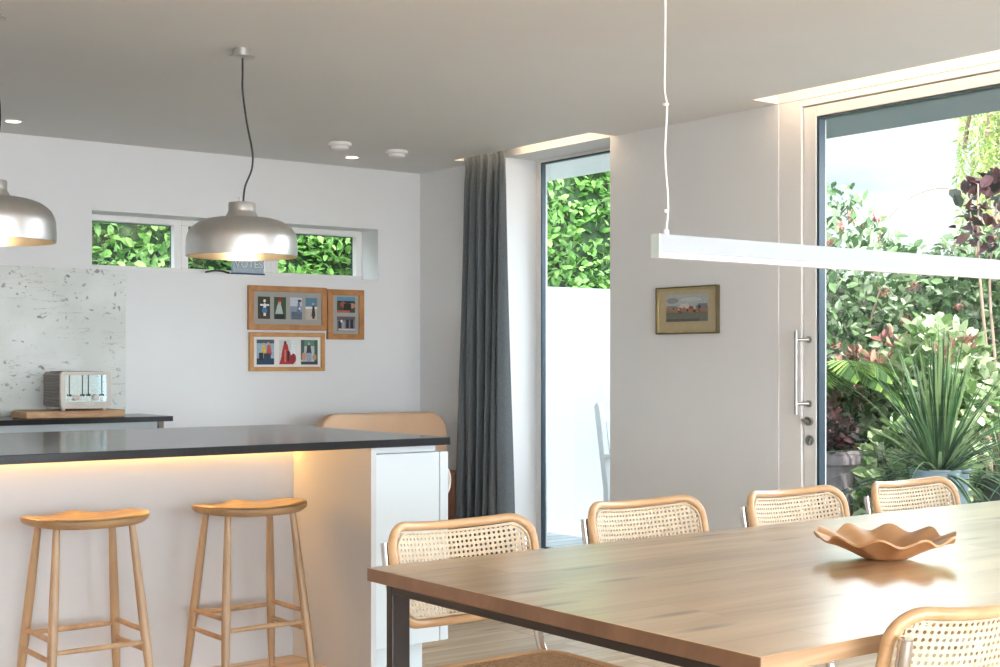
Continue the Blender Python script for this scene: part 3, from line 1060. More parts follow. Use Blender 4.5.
ch = make_chair('cane back chair nearest the kitchen island, at the table corner')
ch.location = (2.090, 2.770, 0)
CH = [(2.830, 2.860, 'second cane back chair along the far side, in front of the framed landscape wall'),
      (3.445, 2.810, 'third cane back chair along the far side, in front of the door handle'),
      (4.035, 2.790, 'cane back chair farthest along the table, in front of the garden pots')]
for x, y, l in CH:
    dup(ch, (x, y, 0), 0, l)
dup(ch, (2.130, 1.575, 0), PI, 'cane back chair on the near side of the table, seen from behind')

# ================================================================== linear lamp over the table
ll = thing('linear_pendant_lamp', 'long white linear lamp hanging over the dining table', 'lamp', (3.0, 2.1, 1.437))
boxes('lamp_body', [(-0.994, 1.25, -0.012, 0.012, 0.012, 0.050)], M['acrylic'], ll, 0.001)
boxes('diffuser', [(-0.994, 1.25, -0.0125, 0.0125, 0.0, 0.0115)], M['diffuser'], ll)
boxes('end_cap', [(-1.000, -0.9945, -0.0125, 0.0125, 0.0, 0.050)], M['cap'], ll)
for x0 in (-0.968, 1.21):
    bm = bmesh.new()
    pts = [(x0, 0, 0.05), (x0 + 0.006, 0, 0.12), (x0 + 0.001, 0.004, 0.22), (x0 + 0.003, 0, 0.32), (x0 - 0.004, 0, 0.36), (x0 - 0.002, 0, 0.5), (x0 - 0.002, 0, 1.01)]
    tube(bm, catmull(pts, 5), 0.0024, 8)
    disc(bm, (x0, 0, 1.0), 0.03, 'Z', 0.012)
    disc(bm, (x0, 0, 0.05), 0.007, 'Z', 0.01)
    for z in (0.10, 0.325):
        bm2 = None
        tube(bm, [(x0 - 0.006, 0, z), (x0 + 0.006, 0, z + 0.001)], 0.0035, 8)
    finish('suspension_cord', bm, M['clear_cord'], ll)

# ================================================================== pendants over the island
def make_pendant(label, loc, cable, sc):
    t = thing('pendant_lamp', label, 'lamp', loc, group='aluminium pendants over the island')
    bm = bmesh.new()
    pr = [(0.0, 0.222), (0.040, 0.222), (0.052, 0.220), (0.0545, 0.216), (0.0545, 0.190), (0.0555, 0.184), (0.062, 0.172), (0.067, 0.163), (0.068, 0.159)]
    lathe(bm, pr, 56)
    finish('neck', bm, M['alu'], t)
    bm = bmesh.new()
    prof = [(0.060, 0.160), (0.075, 0.1595)]
    for k in range(1, 19):
        a = PI / 2 * k / 18
        prof.append((0.075 + 0.149 * math.sin(a) ** 0.92, 0.052 + 0.1065 * math.cos(a) ** 0.80 if k < 18 else 0.052))
    prof += [(0.2255, 0.030), (0.2248, 0.010), (0.2240, 0.001), (0.2225, 0.0)]
    inner = [(r - 0.003, z - 0.002 if z > 0.05 else z) for r, z in prof[::-1]]
    lathe(bm, prof, 72)
    sh = finish('shade', bm, M['alu'], t)
    bm = bmesh.new()
    lathe(bm, inner + [(0.0, 0.156)], 72)
    lathe(bm, [(0.2225, 0.0), (0.2195, 0.0)], 72)
    finish('shade_lining', bm, M['alu_in'], sh)['label'] = 'warm gold lit lining'
    bm = bmesh.new()
    lathe(bm, [(0.0, 0.030), (0.02, 0.033), (0.034, 0.045), (0.040, 0.064), (0.034, 0.085), (0.020, 0.105), (0.015, 0.12)], 24)
    bl = finish('bulb', bm, M['bulb'], t)
    bm = bmesh.new()
    lathe(bm, [(0.0, 0.16), (0.018, 0.16), (0.018, 0.118), (0.0, 0.118)], 20)
    finish('bulb_holder', bm, M['black'], t)
    hz = (H - loc[2]) / sc
    t.scale = (sc, sc, sc)
    bm = bmesh.new()
    lathe(bm, [(0.0, hz - 0.036), (0.050, hz - 0.036), (0.053, hz - 0.034), (0.053, hz - 0.031), (0.036, hz - 0.030), (0.035, hz - 0.001), (0.0, hz - 0.001)], 36)
    finish('ceiling_rose', bm, M['alu'], t)
    bm = bmesh.new()
    tube(bm, catmull([(dx, dy, z) for dx, dy, z in cable(hz)], 8), 0.0042, 8)
    finish('cable', bm, M['black'], t)
    tubes('grip', [([(-0.012, 0, 0.22), (-0.012, 0, 0.245)], 0.0025)], M['brushed'], t)
    return t
def cable_a(hz):
    return [(0.003, 0, hz - 0.034), (0.003, 0, hz - 0.10), (0.004, 0, hz - 0.18), (0.019, -0.010, hz - 0.31), (0.037, -0.02, hz - 0.42), (0.034, -0.02, hz - 0.49), (0.012, -0.005, hz - 0.56), (0.006, 0, 0.222)]
def cable_b(hz):
    return [(-0.002, 0, hz - 0.034), (-0.006, 0, hz - 0.10), (0.006, 0, hz - 0.20), (0.026, -0.01, hz - 0.34), (0.024, -0.01, hz - 0.44), (0.006, 0, hz - 0.50), (-0.006, 0, hz - 0.55), (-0.002, 0, 0.222)]
make_pendant('spun aluminium dome pendant with a wavy black cable, right one nearer the curtain', (2.457, 4.926, 1.6306), cable_a, 0.967)
make_pendant('spun aluminium dome pendant cut off at the left edge of the view', (1.478, 4.891, 1.638), cable_b, 0.972)

# ================================================================== ceiling fittings
def detector(label, x, y):
    t = thing('smoke_detector', label, 'smoke detector', (x, y, H), group='round ceiling detectors')
    bm = bmesh.new()
    lathe(bm, [(0, -0.001), (0.062, -0.001), (0.066, -0.008), (0.064, -0.018), (0.052, -0.022), (0.0, -0.022)], 36)
    finish('base', bm, M['plastic'], t)
    bm = bmesh.new()
    lathe(bm, [(0.050, -0.0225), (0.047, -0.036), (0.036, -0.042), (0.0, -0.042)], 36)
    finish('cover', bm, M['plastic'], t)
detector('white round ceiling detector left of the recessed spotlight', 3.948, 6.70)
detector('white round ceiling detector right of the recessed spotlight', 4.364, 6.755)
for x, y, l in ((4.286, 7.131, 'lit recessed spotlight between the two ceiling detectors'), (2.259, 7.111, 'lit recessed spotlight in the ceiling above the splashback')):
    t = thing('recessed_spotlight', l, 'light', (x, y, H), group='recessed ceiling spotlights')
    bm = bmesh.new()
    lathe(bm, [(0.036, -0.001), (0.044, -0.001), (0.044, -0.004), (0.036, -0.004)], 32, close=True)
    finish('trim_ring', bm, M['plastic'], t)
    bm = bmesh.new()
    lathe(bm, [(0, -0.001), (0.037, -0.001), (0.037, -0.003), (0, -0.003)], 32)
    finish('lens', bm, M['down'], t)

# ================================================================== curtain
def curtain():
    t = thing('curtain', 'long slate grey pleated curtain hanging beside the tall window', 'curtain', (4.93, 6.66, 0))
    ys_t = (6.845 - 6.66, 6.452 - 6.66)
    ys_b = (6.890 - 6.66, 6.435 - 6.66)
    n = 210
    zs = [2.535, 2.52, 2.49, 2.46, 2.43, 2.40, 2.37, 2.30, 2.15, 1.9, 1.6, 1.3, 1.0, 0.7, 0.4, 0.15, 0.012]
    verts, faces = [], []
    for z in zs:
        f = 1 - z / 2.535
        fb = min(1, max(0, (f - 0.07) / 0.9))
        y0 = ys_t[0] + (ys_b[0] - ys_t[0]) * fb
        y1 = ys_t[1] + (ys_b[1] - ys_t[1]) * fb
        if 0.03 < f < 0.09:
            pinch = 0.6
        else:
            pinch = 1.0
        for i in range(n + 1):
            u = i / n
            ph = u * 2 * PI * 5.5
            amp = (0.030 + 0.030 * fb) * pinch
            w = math.sin(ph + 0.5 * math.sin(u * 7 + f * 2.0)) + 0.25 * math.sin(2 * ph + 1.3 + f)
            if f < 0.07:
                w = 0.55 * w + 0.5 * math.sin(3 * ph) * (1 if math.sin(ph) > -0.2 else 0.3)
            y = y0 + (y1 - y0) * u + 0.014 * fb * math.cos(ph * 1.0 + 0.8)
            x = -amp * w + 0.008 * math.sin(f * 5 + u * 9)
            if u > 0.9:
                x += (u - 0.9) * 0.5 * fb
            verts.append((x, y, z))
    for r in range(len(zs) - 1):
        for i in range(n):
            a = r * (n + 1) + i
            faces.append((a, a + 1, a + n + 2, a + n + 1))
    o = raw('cloth', verts, faces, M['curtain'], t, smooth=True)
    solid(o, 0.003)
    sub = o.modifiers.new('s', 'SUBSURF'); sub.levels = 1; sub.render_levels = 1
    boxes('track', [(-0.012, 0.012, -0.30, 0.20, 2.540, 2.559)], M['white'], t)
curtain()

# ================================================================== armchair in the corner behind the island
ac = thing('armchair', 'tan leather armchair with a high rounded back in the corner behind the island', 'armchair', (4.445, 7.0, 0))
bm = bmesh.new()
prism(bm, rrect(-0.455, 0.455, 0.28, 0.906, 0.13, 10), 'Y', 0.0, 0.09)
finish('backrest', bm, M['tan'], ac, bevel=0.02, seg=4)
for x0, x1 in ((-0.56, -0.46), (0.46, 0.565)):
    bm = bmesh.new()
    prism(bm, rrect(x0, x1, 0.10, 0.535, 0.025, 5), 'Y', -0.055, 0.17)
    finish('arm', bm, M['tan_dark'], ac, bevel=0.012, seg=3)
boxes('seat_cushion', [(-0.40, 0.25, -0.30, -0.002, 0.30, 0.44)], M['tan'], ac, 0.03, 4)
boxes('seat_base', [(-0.40, 0.25, -0.28, 0.08, 0.12, 0.298)], M['tan_dark'], ac, 0.01)
for sx in (-0.34, 0.20):
    for y in (-0.24, 0.05):
        tubes('leg', [([(sx, y, 0.0), (sx, y, 0.12)], 0.018)], M['steel_dark'], ac)

# ================================================================== framed photographs (back wall)
def ring_bm(x0, x1, z0, z1, w, y0, y1):
    bm = bmesh.new()
    # four mitred bars
    O = [(x0, z0), (x1, z0), (x1, z1), (x0, z1)]
    I = [(x0 + w, z0 + w), (x1 - w, z0 + w), (x1 - w, z1 - w), (x0 + w, z1 - w)]
    for i in range(4):
        j = (i + 1) % 4
        prism(bm, [O[i], O[j], I[j], I[i]], 'Y', y0, y1)
    return bm
def photo(par, cx, cz, w, h, y, bgc, shapes):
    """a print: background and patches of ink in thin layers, all one mesh"""
    mats, verts, faces, mi = [], [], [], []
    def m_of(c):
        mt = flat(c)
        if mt not in mats:
            mats.append(mt)
        return mats.index(mt)
    def poly(pts, c, lay):
        b = len(verts)
        verts.extend([(cx + px * w / 2, y - 0.00025 * lay, cz + pz * h / 2) for px, pz in pts])
        faces.append(tuple(range(b, b + len(pts))))
        mi.append(m_of(c))
    poly([(-1, -1), (1, -1), (1, 1), (-1, 1)], bgc, 0)
    for q, s in enumerate(shapes):
        k, a, b, rx, rz, c = s
        if k == 'e':
            pts = [(a + rx * math.cos(2 * PI * i / 14), b + rz * math.sin(2 * PI * i / 14)) for i in range(14)]
        elif k == 't':
            pts = [(a - rx, b - rz), (a + rx, b - rz), (a + rx * 0.45, b + rz), (a - rx * 0.45, b + rz)]
        else:
            pts = [(a - rx, b - rz), (a + rx, b - rz), (a + rx, b + rz), (a - rx, b + rz)]
        pts = [(max(-1, min(1, u)), max(-1, min(1, v))) for u, v in pts]
        poly(pts, c, q + 1)
    return raw('photograph', verts, faces, mats, par, midx=mi)
skin = srgb(205, 160, 140)
def picture_frame(label, cx, cz, w, h, fw, fmat, mmat, inset=0.006, name='picture_frame', depth=0.028):
    t = thing(name, label, 'picture frame', (cx, YB - 0.001, cz), group='framed photographs on the back wall')
    bm = ring_bm(-w / 2, w / 2, -h / 2, h / 2, fw, -depth, 0)
    finish('frame', bm, fmat, t, bevel=0.003, smooth=True)
    boxes('mount', [(-w / 2 + fw - 0.003, w / 2 - fw + 0.003, -0.014, -0.002, -h / 2 + fw - 0.003, h / 2 - fw + 0.003)], mmat, t)
    return t
A = picture_frame('wide oak frame holding four portrait photographs, upper left of the group', 4.0455, 1.543, 0.537, 0.268, 0.034, M['frame_oak'], M['mat_grey'])
pw, ph = 0.082, 0.135
dk, gn, bl_, wh = srgb(40, 50, 40), srgb(52, 82, 52), srgb(92, 140, 185), srgb(225, 228, 230)
photo(A, -0.163, 0.0, pw, ph, -0.0145, srgb(48, 56, 40), [('r', 0, -0.75, 1, 0.25, srgb(66, 52, 44)), ('e', 0.1, 0.62, 0.22, 0.14, srgb(235, 222, 205)), ('r', 0.1, 0.25, 0.75, 0.08, wh), ('t', 0.1, 0.15, 0.28, 0.25, wh), ('e', 0.1, -0.25, 0.45, 0.28, srgb(70, 120, 170)), ('r', 0.1, -0.6, 0.2, 0.14, srgb(230, 215, 205))])
photo(A, -0.054, 0.0, pw, ph, -0.0145, gn, [('r', 0, 0.85, 0.4, 0.15, srgb(120, 50, 48)), ('e', -0.1, 0.45, 0.26, 0.20, skin), ('e', -0.1, 0.62, 0.27, 0.10, srgb(170, 70, 62)), ('t', -0.15, -0.1, 0.65, 0.42, srgb(178, 186, 184)), ('r', -0.1, -0.8, 0.8, 0.2, srgb(30, 34, 40))])
photo(A, 0.056, 0.0, pw, ph, -0.0145, srgb(132, 146, 164), [('r', 0, 0.6, 1, 0.4, srgb(190, 198, 208)), ('e', 0.6, 0.7, 0.35, 0.12, srgb(60, 66, 84)), ('r', 0.1, -0.65, 0.9, 0.35, srgb(92, 104, 120)), ('t', 0.45, 0.1, 0.3, 0.5, srgb(100, 112, 140)), ('e', 0.6, 0.0, 0.16, 0.12, wh)])
photo(A, 0.163, 0.0, pw, ph, -0.0145, srgb(190, 176, 162), [('r', 0, 0.6, 1, 0.4, srgb(84, 128, 150)), ('r', 0, 0.1, 1, 0.1, srgb(225, 222, 220)), ('e', 0.3, 0.45, 0.17, 0.12, skin), ('t', 0.35, -0.2, 0.35, 0.5, srgb(48, 48, 60)), ('r', 0.35, -0.7, 0.2, 0.2, srgb(50, 46, 52))])
B = picture_frame('portrait oak frame holding two landscape photographs, right of the group', 4.4535, 1.5125, 0.263, 0.315, 0.036, M['frame_oak'], M['mat_grey'])
photo(B, 0.004, 0.062, 0.132, 0.098, -0.0145, srgb(58, 66, 58), [('r', 0, 0.75, 1, 0.25, srgb(88, 140, 170)), ('r', 0, 0.38, 0.8, 0.12, srgb(34, 40, 36)), ('e', -0.35, 0.05, 0.3, 0.4, srgb(160, 80, 60)), ('e', 0.65, -0.1, 0.35, 0.35, srgb(188, 128, 100)), ('r', 0.15, -0.25, 0.4, 0.4, srgb(26, 36, 32)), ('r', -0.3, -0.85, 0.7, 0.12, srgb(190, 90, 70))])
photo(B, 0.004, -0.058, 0.132, 0.092, -0.0145, srgb(116, 112, 118), [('r', 0, 0.75, 1, 0.25, srgb(90, 86, 92)), ('r', -0.7, -0.1, 0.16, 0.5, srgb(38, 38, 48)), ('e', -0.5, 0.35, 0.12, 0.2, wh), ('r', -0.3, -0.2, 0.14, 0.5, srgb(150, 152, 160)), ('r', 0.15, 0, 0.16, 0.6, srgb(34, 34, 44)), ('r', 0.62, 0, 0.17, 0.6, srgb(32, 34, 46)), ('r', 0.1, -0.8, 0.95, 0.12, srgb(190, 186, 188))])
D_ = picture_frame('light oak frame with white mount and three photographs, bottom left of the group', 4.042, 1.276, 0.516, 0.236, 0.026, M['frame_light'], M['mat_white'])
pw, ph = 0.118, 0.152
photo(D_, -0.150, -0.002, pw, ph, -0.0145, srgb(150, 176, 190), [('r', 0, 0.85, 1, 0.15, srgb(70, 90, 96)), ('r', 0, -0.75, 1, 0.25, srgb(34, 66, 92)), ('t', -0.2, 0.15, 0.32, 0.38, srgb(215, 190, 80)), ('t', 0.4, 0.2, 0.35, 0.4, srgb(190, 92, 80)), ('e', -0.2, 0.62, 0.14, 0.12, skin), ('e', 0.32, 0.68, 0.14, 0.12, skin), ('r', -0.5, -0.35, 0.25, 0.3, srgb(40, 44, 60)), ('r', 0.2, -0.4, 0.4, 0.3, srgb(52, 60, 82))])
photo(D_, 0.002, -0.002, pw, ph, -0.0145, srgb(206, 206, 200), [('r', 0.65, 0.4, 0.3, 0.6, srgb(220, 228, 228)), ('t', -0.15, -0.45, 0.85, 0.52, srgb(170, 40, 52)), ('t', -0.25, 0.2, 0.5, 0.45, srgb(178, 44, 58)), ('e', -0.3, 0.75, 0.16, 0.16, srgb(92, 60, 52)), ('e', 0.65, -0.5, 0.32, 0.4, srgb(150, 44, 50)), ('r', -0.3, -0.3, 0.1, 0.5, srgb(196, 120, 90)), ('r', 0.05, -0.3, 0.12, 0.4, srgb(44, 40, 46))])
photo(D_, 0.152, -0.002, pw, ph, -0.0145, srgb(186, 192, 188), [('r', 0, 0.75, 1, 0.25, srgb(84, 136, 116)), ('r', -0.8, 0.2, 0.2, 0.8, srgb(70, 92, 92)), ('r', 0.8, 0.1, 0.2, 0.9, srgb(60, 100, 84)), ('t', -0.05, 0.25, 0.35, 0.4, srgb(58, 64, 78)), ('e', -0.05, 0.68, 0.14, 0.12, skin), ('r', -0.05, -0.4, 0.3, 0.35, srgb(150, 160, 180)), ('e', -0.65, -0.35, 0.25, 0.35, srgb(196, 150, 120)), ('e', 0.6, -0.4, 0.25, 0.25, srgb(180, 150, 120)), ('r', 0, -0.88, 1, 0.12, srgb(60, 70, 74))])

# framed landscape on the right wall
pf = thing('landscape_picture', 'small brass framed landscape picture on the wall between window and door', 'picture', (XW - 0.001, 5.030, 1.481), rz=-PI / 2)
w, h = 0.440, 0.244
bm = ring_bm(-w / 2, w / 2, -h / 2, h / 2, 0.007, -0.026, 0)
finish('frame', bm, M['brass_dark'], pf, bevel=0.002)
bm = ring_bm(-w / 2 + 0.006, w / 2 - 0.006, -h / 2 + 0.006, h / 2 - 0.006, 0.010, -0.022, -0.002)
finish('inner_frame', bm, M['brass'], pf, bevel=0.002)
boxes('mount', [(-w / 2 + 0.014, w / 2 - 0.014, -0.012, -0.002, -h / 2 + 0.014, h / 2 - 0.014)], M['mat_gold'], pf)
sh = [('r', 0, 0.55, 1, 0.45, srgb(168, 176, 178)), ('e', -0.7, 0.55, 0.3, 0.22, srgb(140, 140, 146)), ('e', 0.2, 0.6, 0.5, 0.16, srgb(186, 192, 190)),
      ('t', 0.75, 0.08, 0.45, 0.2, srgb(112, 120, 134)), ('t', -0.75, 0.02, 0.5, 0.16, srgb(132, 128, 130)), ('t', -0.1, 0.1, 0.35, 0.22, srgb(196, 192, 186)),
      ('r', 0, -0.2, 1, 0.16, srgb(150, 118, 92)), ('r', 0, -0.66, 1, 0.34, srgb(106, 110, 100)), ('r', -0.2, -0.9, 0.8, 0.1, srgb(86, 84, 82))]
rnd = random.Random(3)
for k in range(22):
    sh.append(('e', rnd.uniform(-0.75, 0.85), rnd.uniform(-0.35, 0.05), rnd.uniform(0.03, 0.07), rnd.uniform(0.06, 0.13), random.choice([srgb(138, 70, 58), srgb(90, 60, 52), srgb(190, 176, 160), srgb(60, 56, 58), srgb(170, 110, 80)])))
photo(pf, 0.0, 0.012, 0.300, 0.140, -0.0125, srgb(150, 150, 146), sh)

# ================================================================== things on the strip window sill
sg = thing('tin_sign', 'small weathered blue sign with raised letters on the window sill behind the pendant', 'sign', (3.81, 7.56, wz0))
bm = bmesh.new()
box(bm, -0.103, 0.103, -0.012, 0.012, 0.012, 0.125)
finish('box', bm, M['sign_blue'], sg, bevel=0.003)
boxes('base', [(-0.107, 0.107, -0.016, 0.016, 0.0005, 0.012)], M['navy'], sg)
def text_mesh(body, size, mat, parent, loc, rot=(PI / 2, 0, 0), extrude=0.0015):
    cu = bpy.data.curves.new('lettering', 'FONT')
    cu.body = body
    cu.size = size
    cu.extrude = extrude
    cu.align_x = 'CENTER'
    cu.align_y = 'CENTER'
    tmp = bpy.data.objects.new('tmp', cu)
    C.objects.link(tmp)
    dg = bpy.context.evaluated_depsgraph_get()
    me = bpy.data.meshes.new_from_object(tmp.evaluated_get(dg))
    bpy.data.objects.remove(tmp)
    me.materials.clear()
    me.materials.append(mat)
    o = bpy.data.objects.new('lettering', me)
    C.objects.link(o)
    o.parent = parent
    o.location = loc
    o.rotation_euler = rot
    return o
text_mesh('VOTES', 0.068, M['letter_dark'], sg, (0.002, -0.0135, 0.062))
text_mesh('VOTES', 0.064, M['letters'], sg, (0, -0.0155, 0.064))
bm = bmesh.new()
tube(bm, catmull([(3.55, 7.60, wz0 + 0.012), (3.60, 7.58, wz0 + 0.022), (3.65, 7.575, wz0 + 0.020), (3.68, 7.575, wz0 + 0.013), (3.695, 7.575, wz0 + 0.010)], 5), [0.006] * 21, 10, squash=(1, 1.6))
o = finish('pen_case', bm, M['steel_dark'])
tag(o, 'slim dark grey object lying on the window sill left of the blue sign', 'case')

# ================================================================== outside
struct('ground', [(XE, 7.55, -2.0, 8.3, -0.20, -0.05)], M['deck'], 'pale grey decking outside the glazing')
o = boxes('garden_soil', [(7.55, 20.0, -2.0, 14.0, -0.25, -0.04), (-4, 7.55, 8.45, 14, -0.25, -0.04)], M['soil'])
o['kind'] = 'structure'; o['label'] = 'dark planting soil of the garden'
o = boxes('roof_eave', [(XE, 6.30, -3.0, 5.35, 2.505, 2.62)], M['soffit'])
o['kind'] = 'structure'; o['label'] = 'roof overhang above the sliding door, coloured in its shaded tone'; o.name = 'trim_1'
o = boxes('trim_2', [(XE, 6.20, 5.35, YB + 0.3, 2.505, 2.62)], M['soffit_lit'])
o['kind'] = 'structure'; o['label'] = 'roof overhang above the tall window, coloured in its lit tone'
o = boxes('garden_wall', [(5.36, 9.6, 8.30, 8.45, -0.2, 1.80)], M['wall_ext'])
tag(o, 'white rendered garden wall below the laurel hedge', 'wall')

o = boxes('sky_screen', [(XE, 16.0, -5.4, -5.0, -0.2, 6.0)], M['wall_ext'])  # unseen wall, added to block the low bright sky from the garden
o['kind'] = 'structure'; o['label'] = 'unseen wall added to keep the low bright sky off the garden'; o.name = 'wall_sky_screen'
# dark fence behind the shrubs, one board at a time as one thing with boards in its mesh
ft = thing('garden_fence', 'dark timber garden fence behind the shrubs', 'fence', (9.95, 5.5, 0))
boxes('board_panel', [(0.0 + 0.012 * (k % 2), 0.03 + 0.012 * (k % 2), -5.5 + 0.15 * k, -5.5 + 0.15 * k + 0.145, -0.1, 1.95) for k in range(56)], M['fence'], ft)
for k in range(5):
    boxes('post', [(0.045, 0.13, -5.4 + 2.0 * k, -5.31 + 2.0 * k, -0.1, 2.0)], M['fence'], ft)

# ---- foliage
def leaf_geo(V, F, p, d, n_, L, Wd, bend=0.2):
    """one folded leaf from base p along d with normal n_"""
    s = d.cross(n_)
    if s.length < 1e-4:
        return
    s.normalize()
    up = s.cross(d).normalized()
    b = len(V)
    V.append(tuple(p))
    V.append(tuple(p + d * L * 0.35 + s * Wd * 0.46 + up * Wd * 0.16))
    V.append(tuple(p + d * L * 0.35 - s * Wd * 0.46 + up * Wd * 0.16))
    V.append(tuple(p + d * L * 0.40))
    V.append(tuple(p + d * L * 0.75 + s * Wd * 0.38 + up * (Wd * 0.12 - bend * L * 0.3)))
    V.append(tuple(p + d * L * 0.75 - s * Wd * 0.38 + up * (Wd * 0.12 - bend * L * 0.3)))
    V.append(tuple(p + d * L - up * bend * L * 0.5))
    F.extend([(b, b + 1, b + 3), (b, b + 3, b + 2), (b + 1, b + 4, b + 6, b + 3), (b + 3, b + 6, b + 5, b + 2)])
def rvec(r):
    while True:
        v = Vector((r.uniform(-1, 1), r.uniform(-1, 1), r.uniform(-1, 1)))
        if 0.05 < v.length < 1:
            return v.normalized()
def foliage(seed, rad, n, L, Wd, shell=0.55, zmin=None, droop=0.0, lumps=6, upb=0.35):
    """leaves in an uneven crown around (0,0,0)"""
    r = random.Random(seed)
    V, F = [], []
    lump = [(rvec(r), r.uniform(0.75, 1.15)) for _ in range(lumps * 3)]
    for _ in range(n):
        v = rvec(r)
        k = max((v.dot(l[0]) ** 6 if v.dot(l[0]) > 0 else 0) * l[1] for l in lump)
        rr = (shell + (1 - shell) * r.random() ** 0.6) * (0.72 + 0.36 * k)
        p = Vector((v.x * rad[0] * rr, v.y * rad[1] * rr, v.z * rad[2] * rr))
        if zmin is not None and p.z < zmin:
            p.z = zmin + r.random() * 0.05
        d = (v * 0.7 + rvec(r) * 0.9 + Vector((0, 0, upb - droop))).normalized()
        n_ = (rvec(r) * 0.8 + Vector((0, 0, 1)) + v * 0.4).normalized()
        s = r.uniform(0.65, 1.25)
        leaf_geo(V, F, p, d, n_, L * s, Wd * s)
    return V, F
def shrub(name, label, cat, loc, rad, n, L, Wd, mat, seed, tips=None, stems=5, branches=(), group=None, **kw):
    """rad z is half height; crown centre sits at rad z above the soil"""
    t = thing(name, label, cat, (loc[0], loc[1], -0.04), group=group)
    V, F = foliage(seed, rad, n, L, Wd, **kw)
    cz = loc[2] + 0.04
    V = [(x, y, z + cz) for x, y, z in V]
    raw('foliage', V, F, mat, t)
    if tips:
        tm, tn, tl = tips
        r = random.Random(seed + 50)
        for _ in range(tn):
            V, F = [], []
            v = rvec(r)
            v.x = -abs(v.x) * 0.8 + 0.2 * v.x
            v.normalize()
            c = Vector((v.x * rad[0], v.y * rad[1], v.z * rad[2])) * r.uniform(0.9, 1.05)
            for k in range(14):
                d = (rvec(r) + v * 0.9 + Vector((0, 0, 0.5))).normalized()
                leaf_geo(V, F, c + rvec(r) * tl * 0.6, d, rvec(r), tl * r.uniform(0.6, 1.2), tl * 0.42)
            V = [(x, y, z + cz) for x, y, z in V]
            raw('young_shoot', V, F, tm, t)['label'] = 'pinkish young shoot'
    r = random.Random(seed + 9)
    bm = bmesh.new()
    for k in range(stems):
        a = 2 * PI * k / stems + r.random()
        e = Vector((rad[0] * 0.75 * math.cos(a), rad[1] * 0.75 * math.sin(a), cz + rad[2] * r.uniform(0.1, 0.75)))
        pts = catmull([Vector((0.05 * math.cos(a), 0.05 * math.sin(a), 0.0)), e * 0.4 + Vector((0, 0, 0.12)), e * 0.75 + rvec(r) * 0.05, e], 4)
        m_ = len(pts)
        tube(bm, pts, [0.016 * (1 - 0.75 * i / m_) for i in range(m_)], 6)
    for br in branches:
        pts = catmull(br, 8)
        m_ = len(pts)
        tube(bm, pts, [0.013 * (1 - 0.6 * i / m_) for i in range(m_)], 6)
    finish('stem', bm, M['twig'], t)
    return t

# hedge beyond the back wall and above the garden wall
def hedge(name, label, x0, x1, y0, y1, z0, z1, n, seed, L=0.09, Wd=0.048):
    t = thing(name, label, 'hedge', ((x0 + x1) / 2, y0 + 0.3, -0.04))
    ox, oy, oz = (x0 + x1) / 2, y0 + 0.3, -0.04
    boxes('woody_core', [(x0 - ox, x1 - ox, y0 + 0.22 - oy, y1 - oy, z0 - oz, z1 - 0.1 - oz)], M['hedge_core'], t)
    r = random.Random(seed)
    V, F = [], []
    for _ in range(n):
        x, z = r.uniform(x0, x1), r.uniform(max(z0, 1.0), z1)
        bul = 0.10 * math.sin(x * 5.1 + 1.3 * math.sin(z * 4)) * math.sin(z * 6.3)
        y = y0 + 0.12 + bul + r.random() ** 1.5 * 0.22
        if r.random() < 0.12:
            z = z1 - r.random() * 0.12; y = r.uniform(y0 + 0.1, y1)
        d = (Vector((0, -0.55, 0.15)) + rvec(r)).normalized()
        n_ = (Vector((0, -0.5, 0.8)) + rvec(r) * 0.6).normalized()
        s = r.uniform(0.6, 1.25)
        leaf_geo(V, F, Vector((x - ox, y - oy, z - oz)), d, n_, L * s, Wd * s)
    raw('foliage', V, F, M['leaf_hedge'], t)
hedge('laurel_hedge', 'tall bright green laurel hedge rising above the white garden wall', 6.1, 9.6, 8.60, 9.4, -0.04, 3.9, 15000, 11)
hedge('laurel_hedge', 'laurel hedge seen through the high strip windows', 2.6, 5.85, 9.2, 9.9, -0.04, 3.4, 13000, 12)

# planting beyond the sliding door
shrub('tall_shrub', 'tall green shrub with pink shoots behind the palm', 'shrub', (8.12, 6.62, 1.20), (0.80, 0.80, 1.20), 6000, 0.085, 0.052, M['leaf_green'], 21, tips=(M['leaf_pink'], 50, 0.045))
shrub('tall_shrub', 'broad green shrub at the right end of the border, with a thin arching branch', 'shrub', (8.90, 5.55, 1.22), (0.80, 0.80, 1.18), 6000, 0.09, 0.058, M['leaf_green'], 22, tips=(M['leaf_pink'], 30, 0.045),
      branches=[[(-0.63, 0.75, 1.8), (-0.65, 0.74, 2.20), (-0.51, 0.63, 2.43), (-0.33, 0.50, 2.52), (-0.19, 0.40, 2.49), (-0.04, 0.28, 2.32)]])
shrub('smoke_bush', 'dark purple leaved bush against the sky at the upper right', 'shrub', (8.02, 5.20, 2.16), (0.26, 0.26, 0.34), 170, 0.10, 0.075, M['leaf_purple'], 25)
shrub('variegated_shrub', 'low pale variegated shrub between the two planters', 'shrub', (6.98, 5.10, 0.42), (0.36, 0.36, 0.46), 1300, 0.105, 0.08, M['leaf_pale'], 26)
shrub('variegated_shrub', 'pale leaved shrub behind the strap leaved plant', 'shrub', (7.60, 5.42, 0.98), (0.42, 0.45, 0.52), 1500, 0.095, 0.07, M['leaf_pale'], 27, tips=(M['leaf_pink'], 12, 0.09))
shrub('pink_shrub', 'pink tinged shrub beside the urn planter', 'shrub', (7.62, 5.92, 0.85), (0.40, 0.42, 0.40), 800, 0.075, 0.045, M['leaf_dark'], 28, tips=(M['leaf_pink'], 22, 0.075))
shrub('ground_cover', 'low bright green plants at the foot of the border', 'plant', (6.95, 5.45, 0.10), (0.38, 0.40, 0.18), 700, 0.07, 0.05, M['leaf_hedge'], 29, zmin=-0.1)

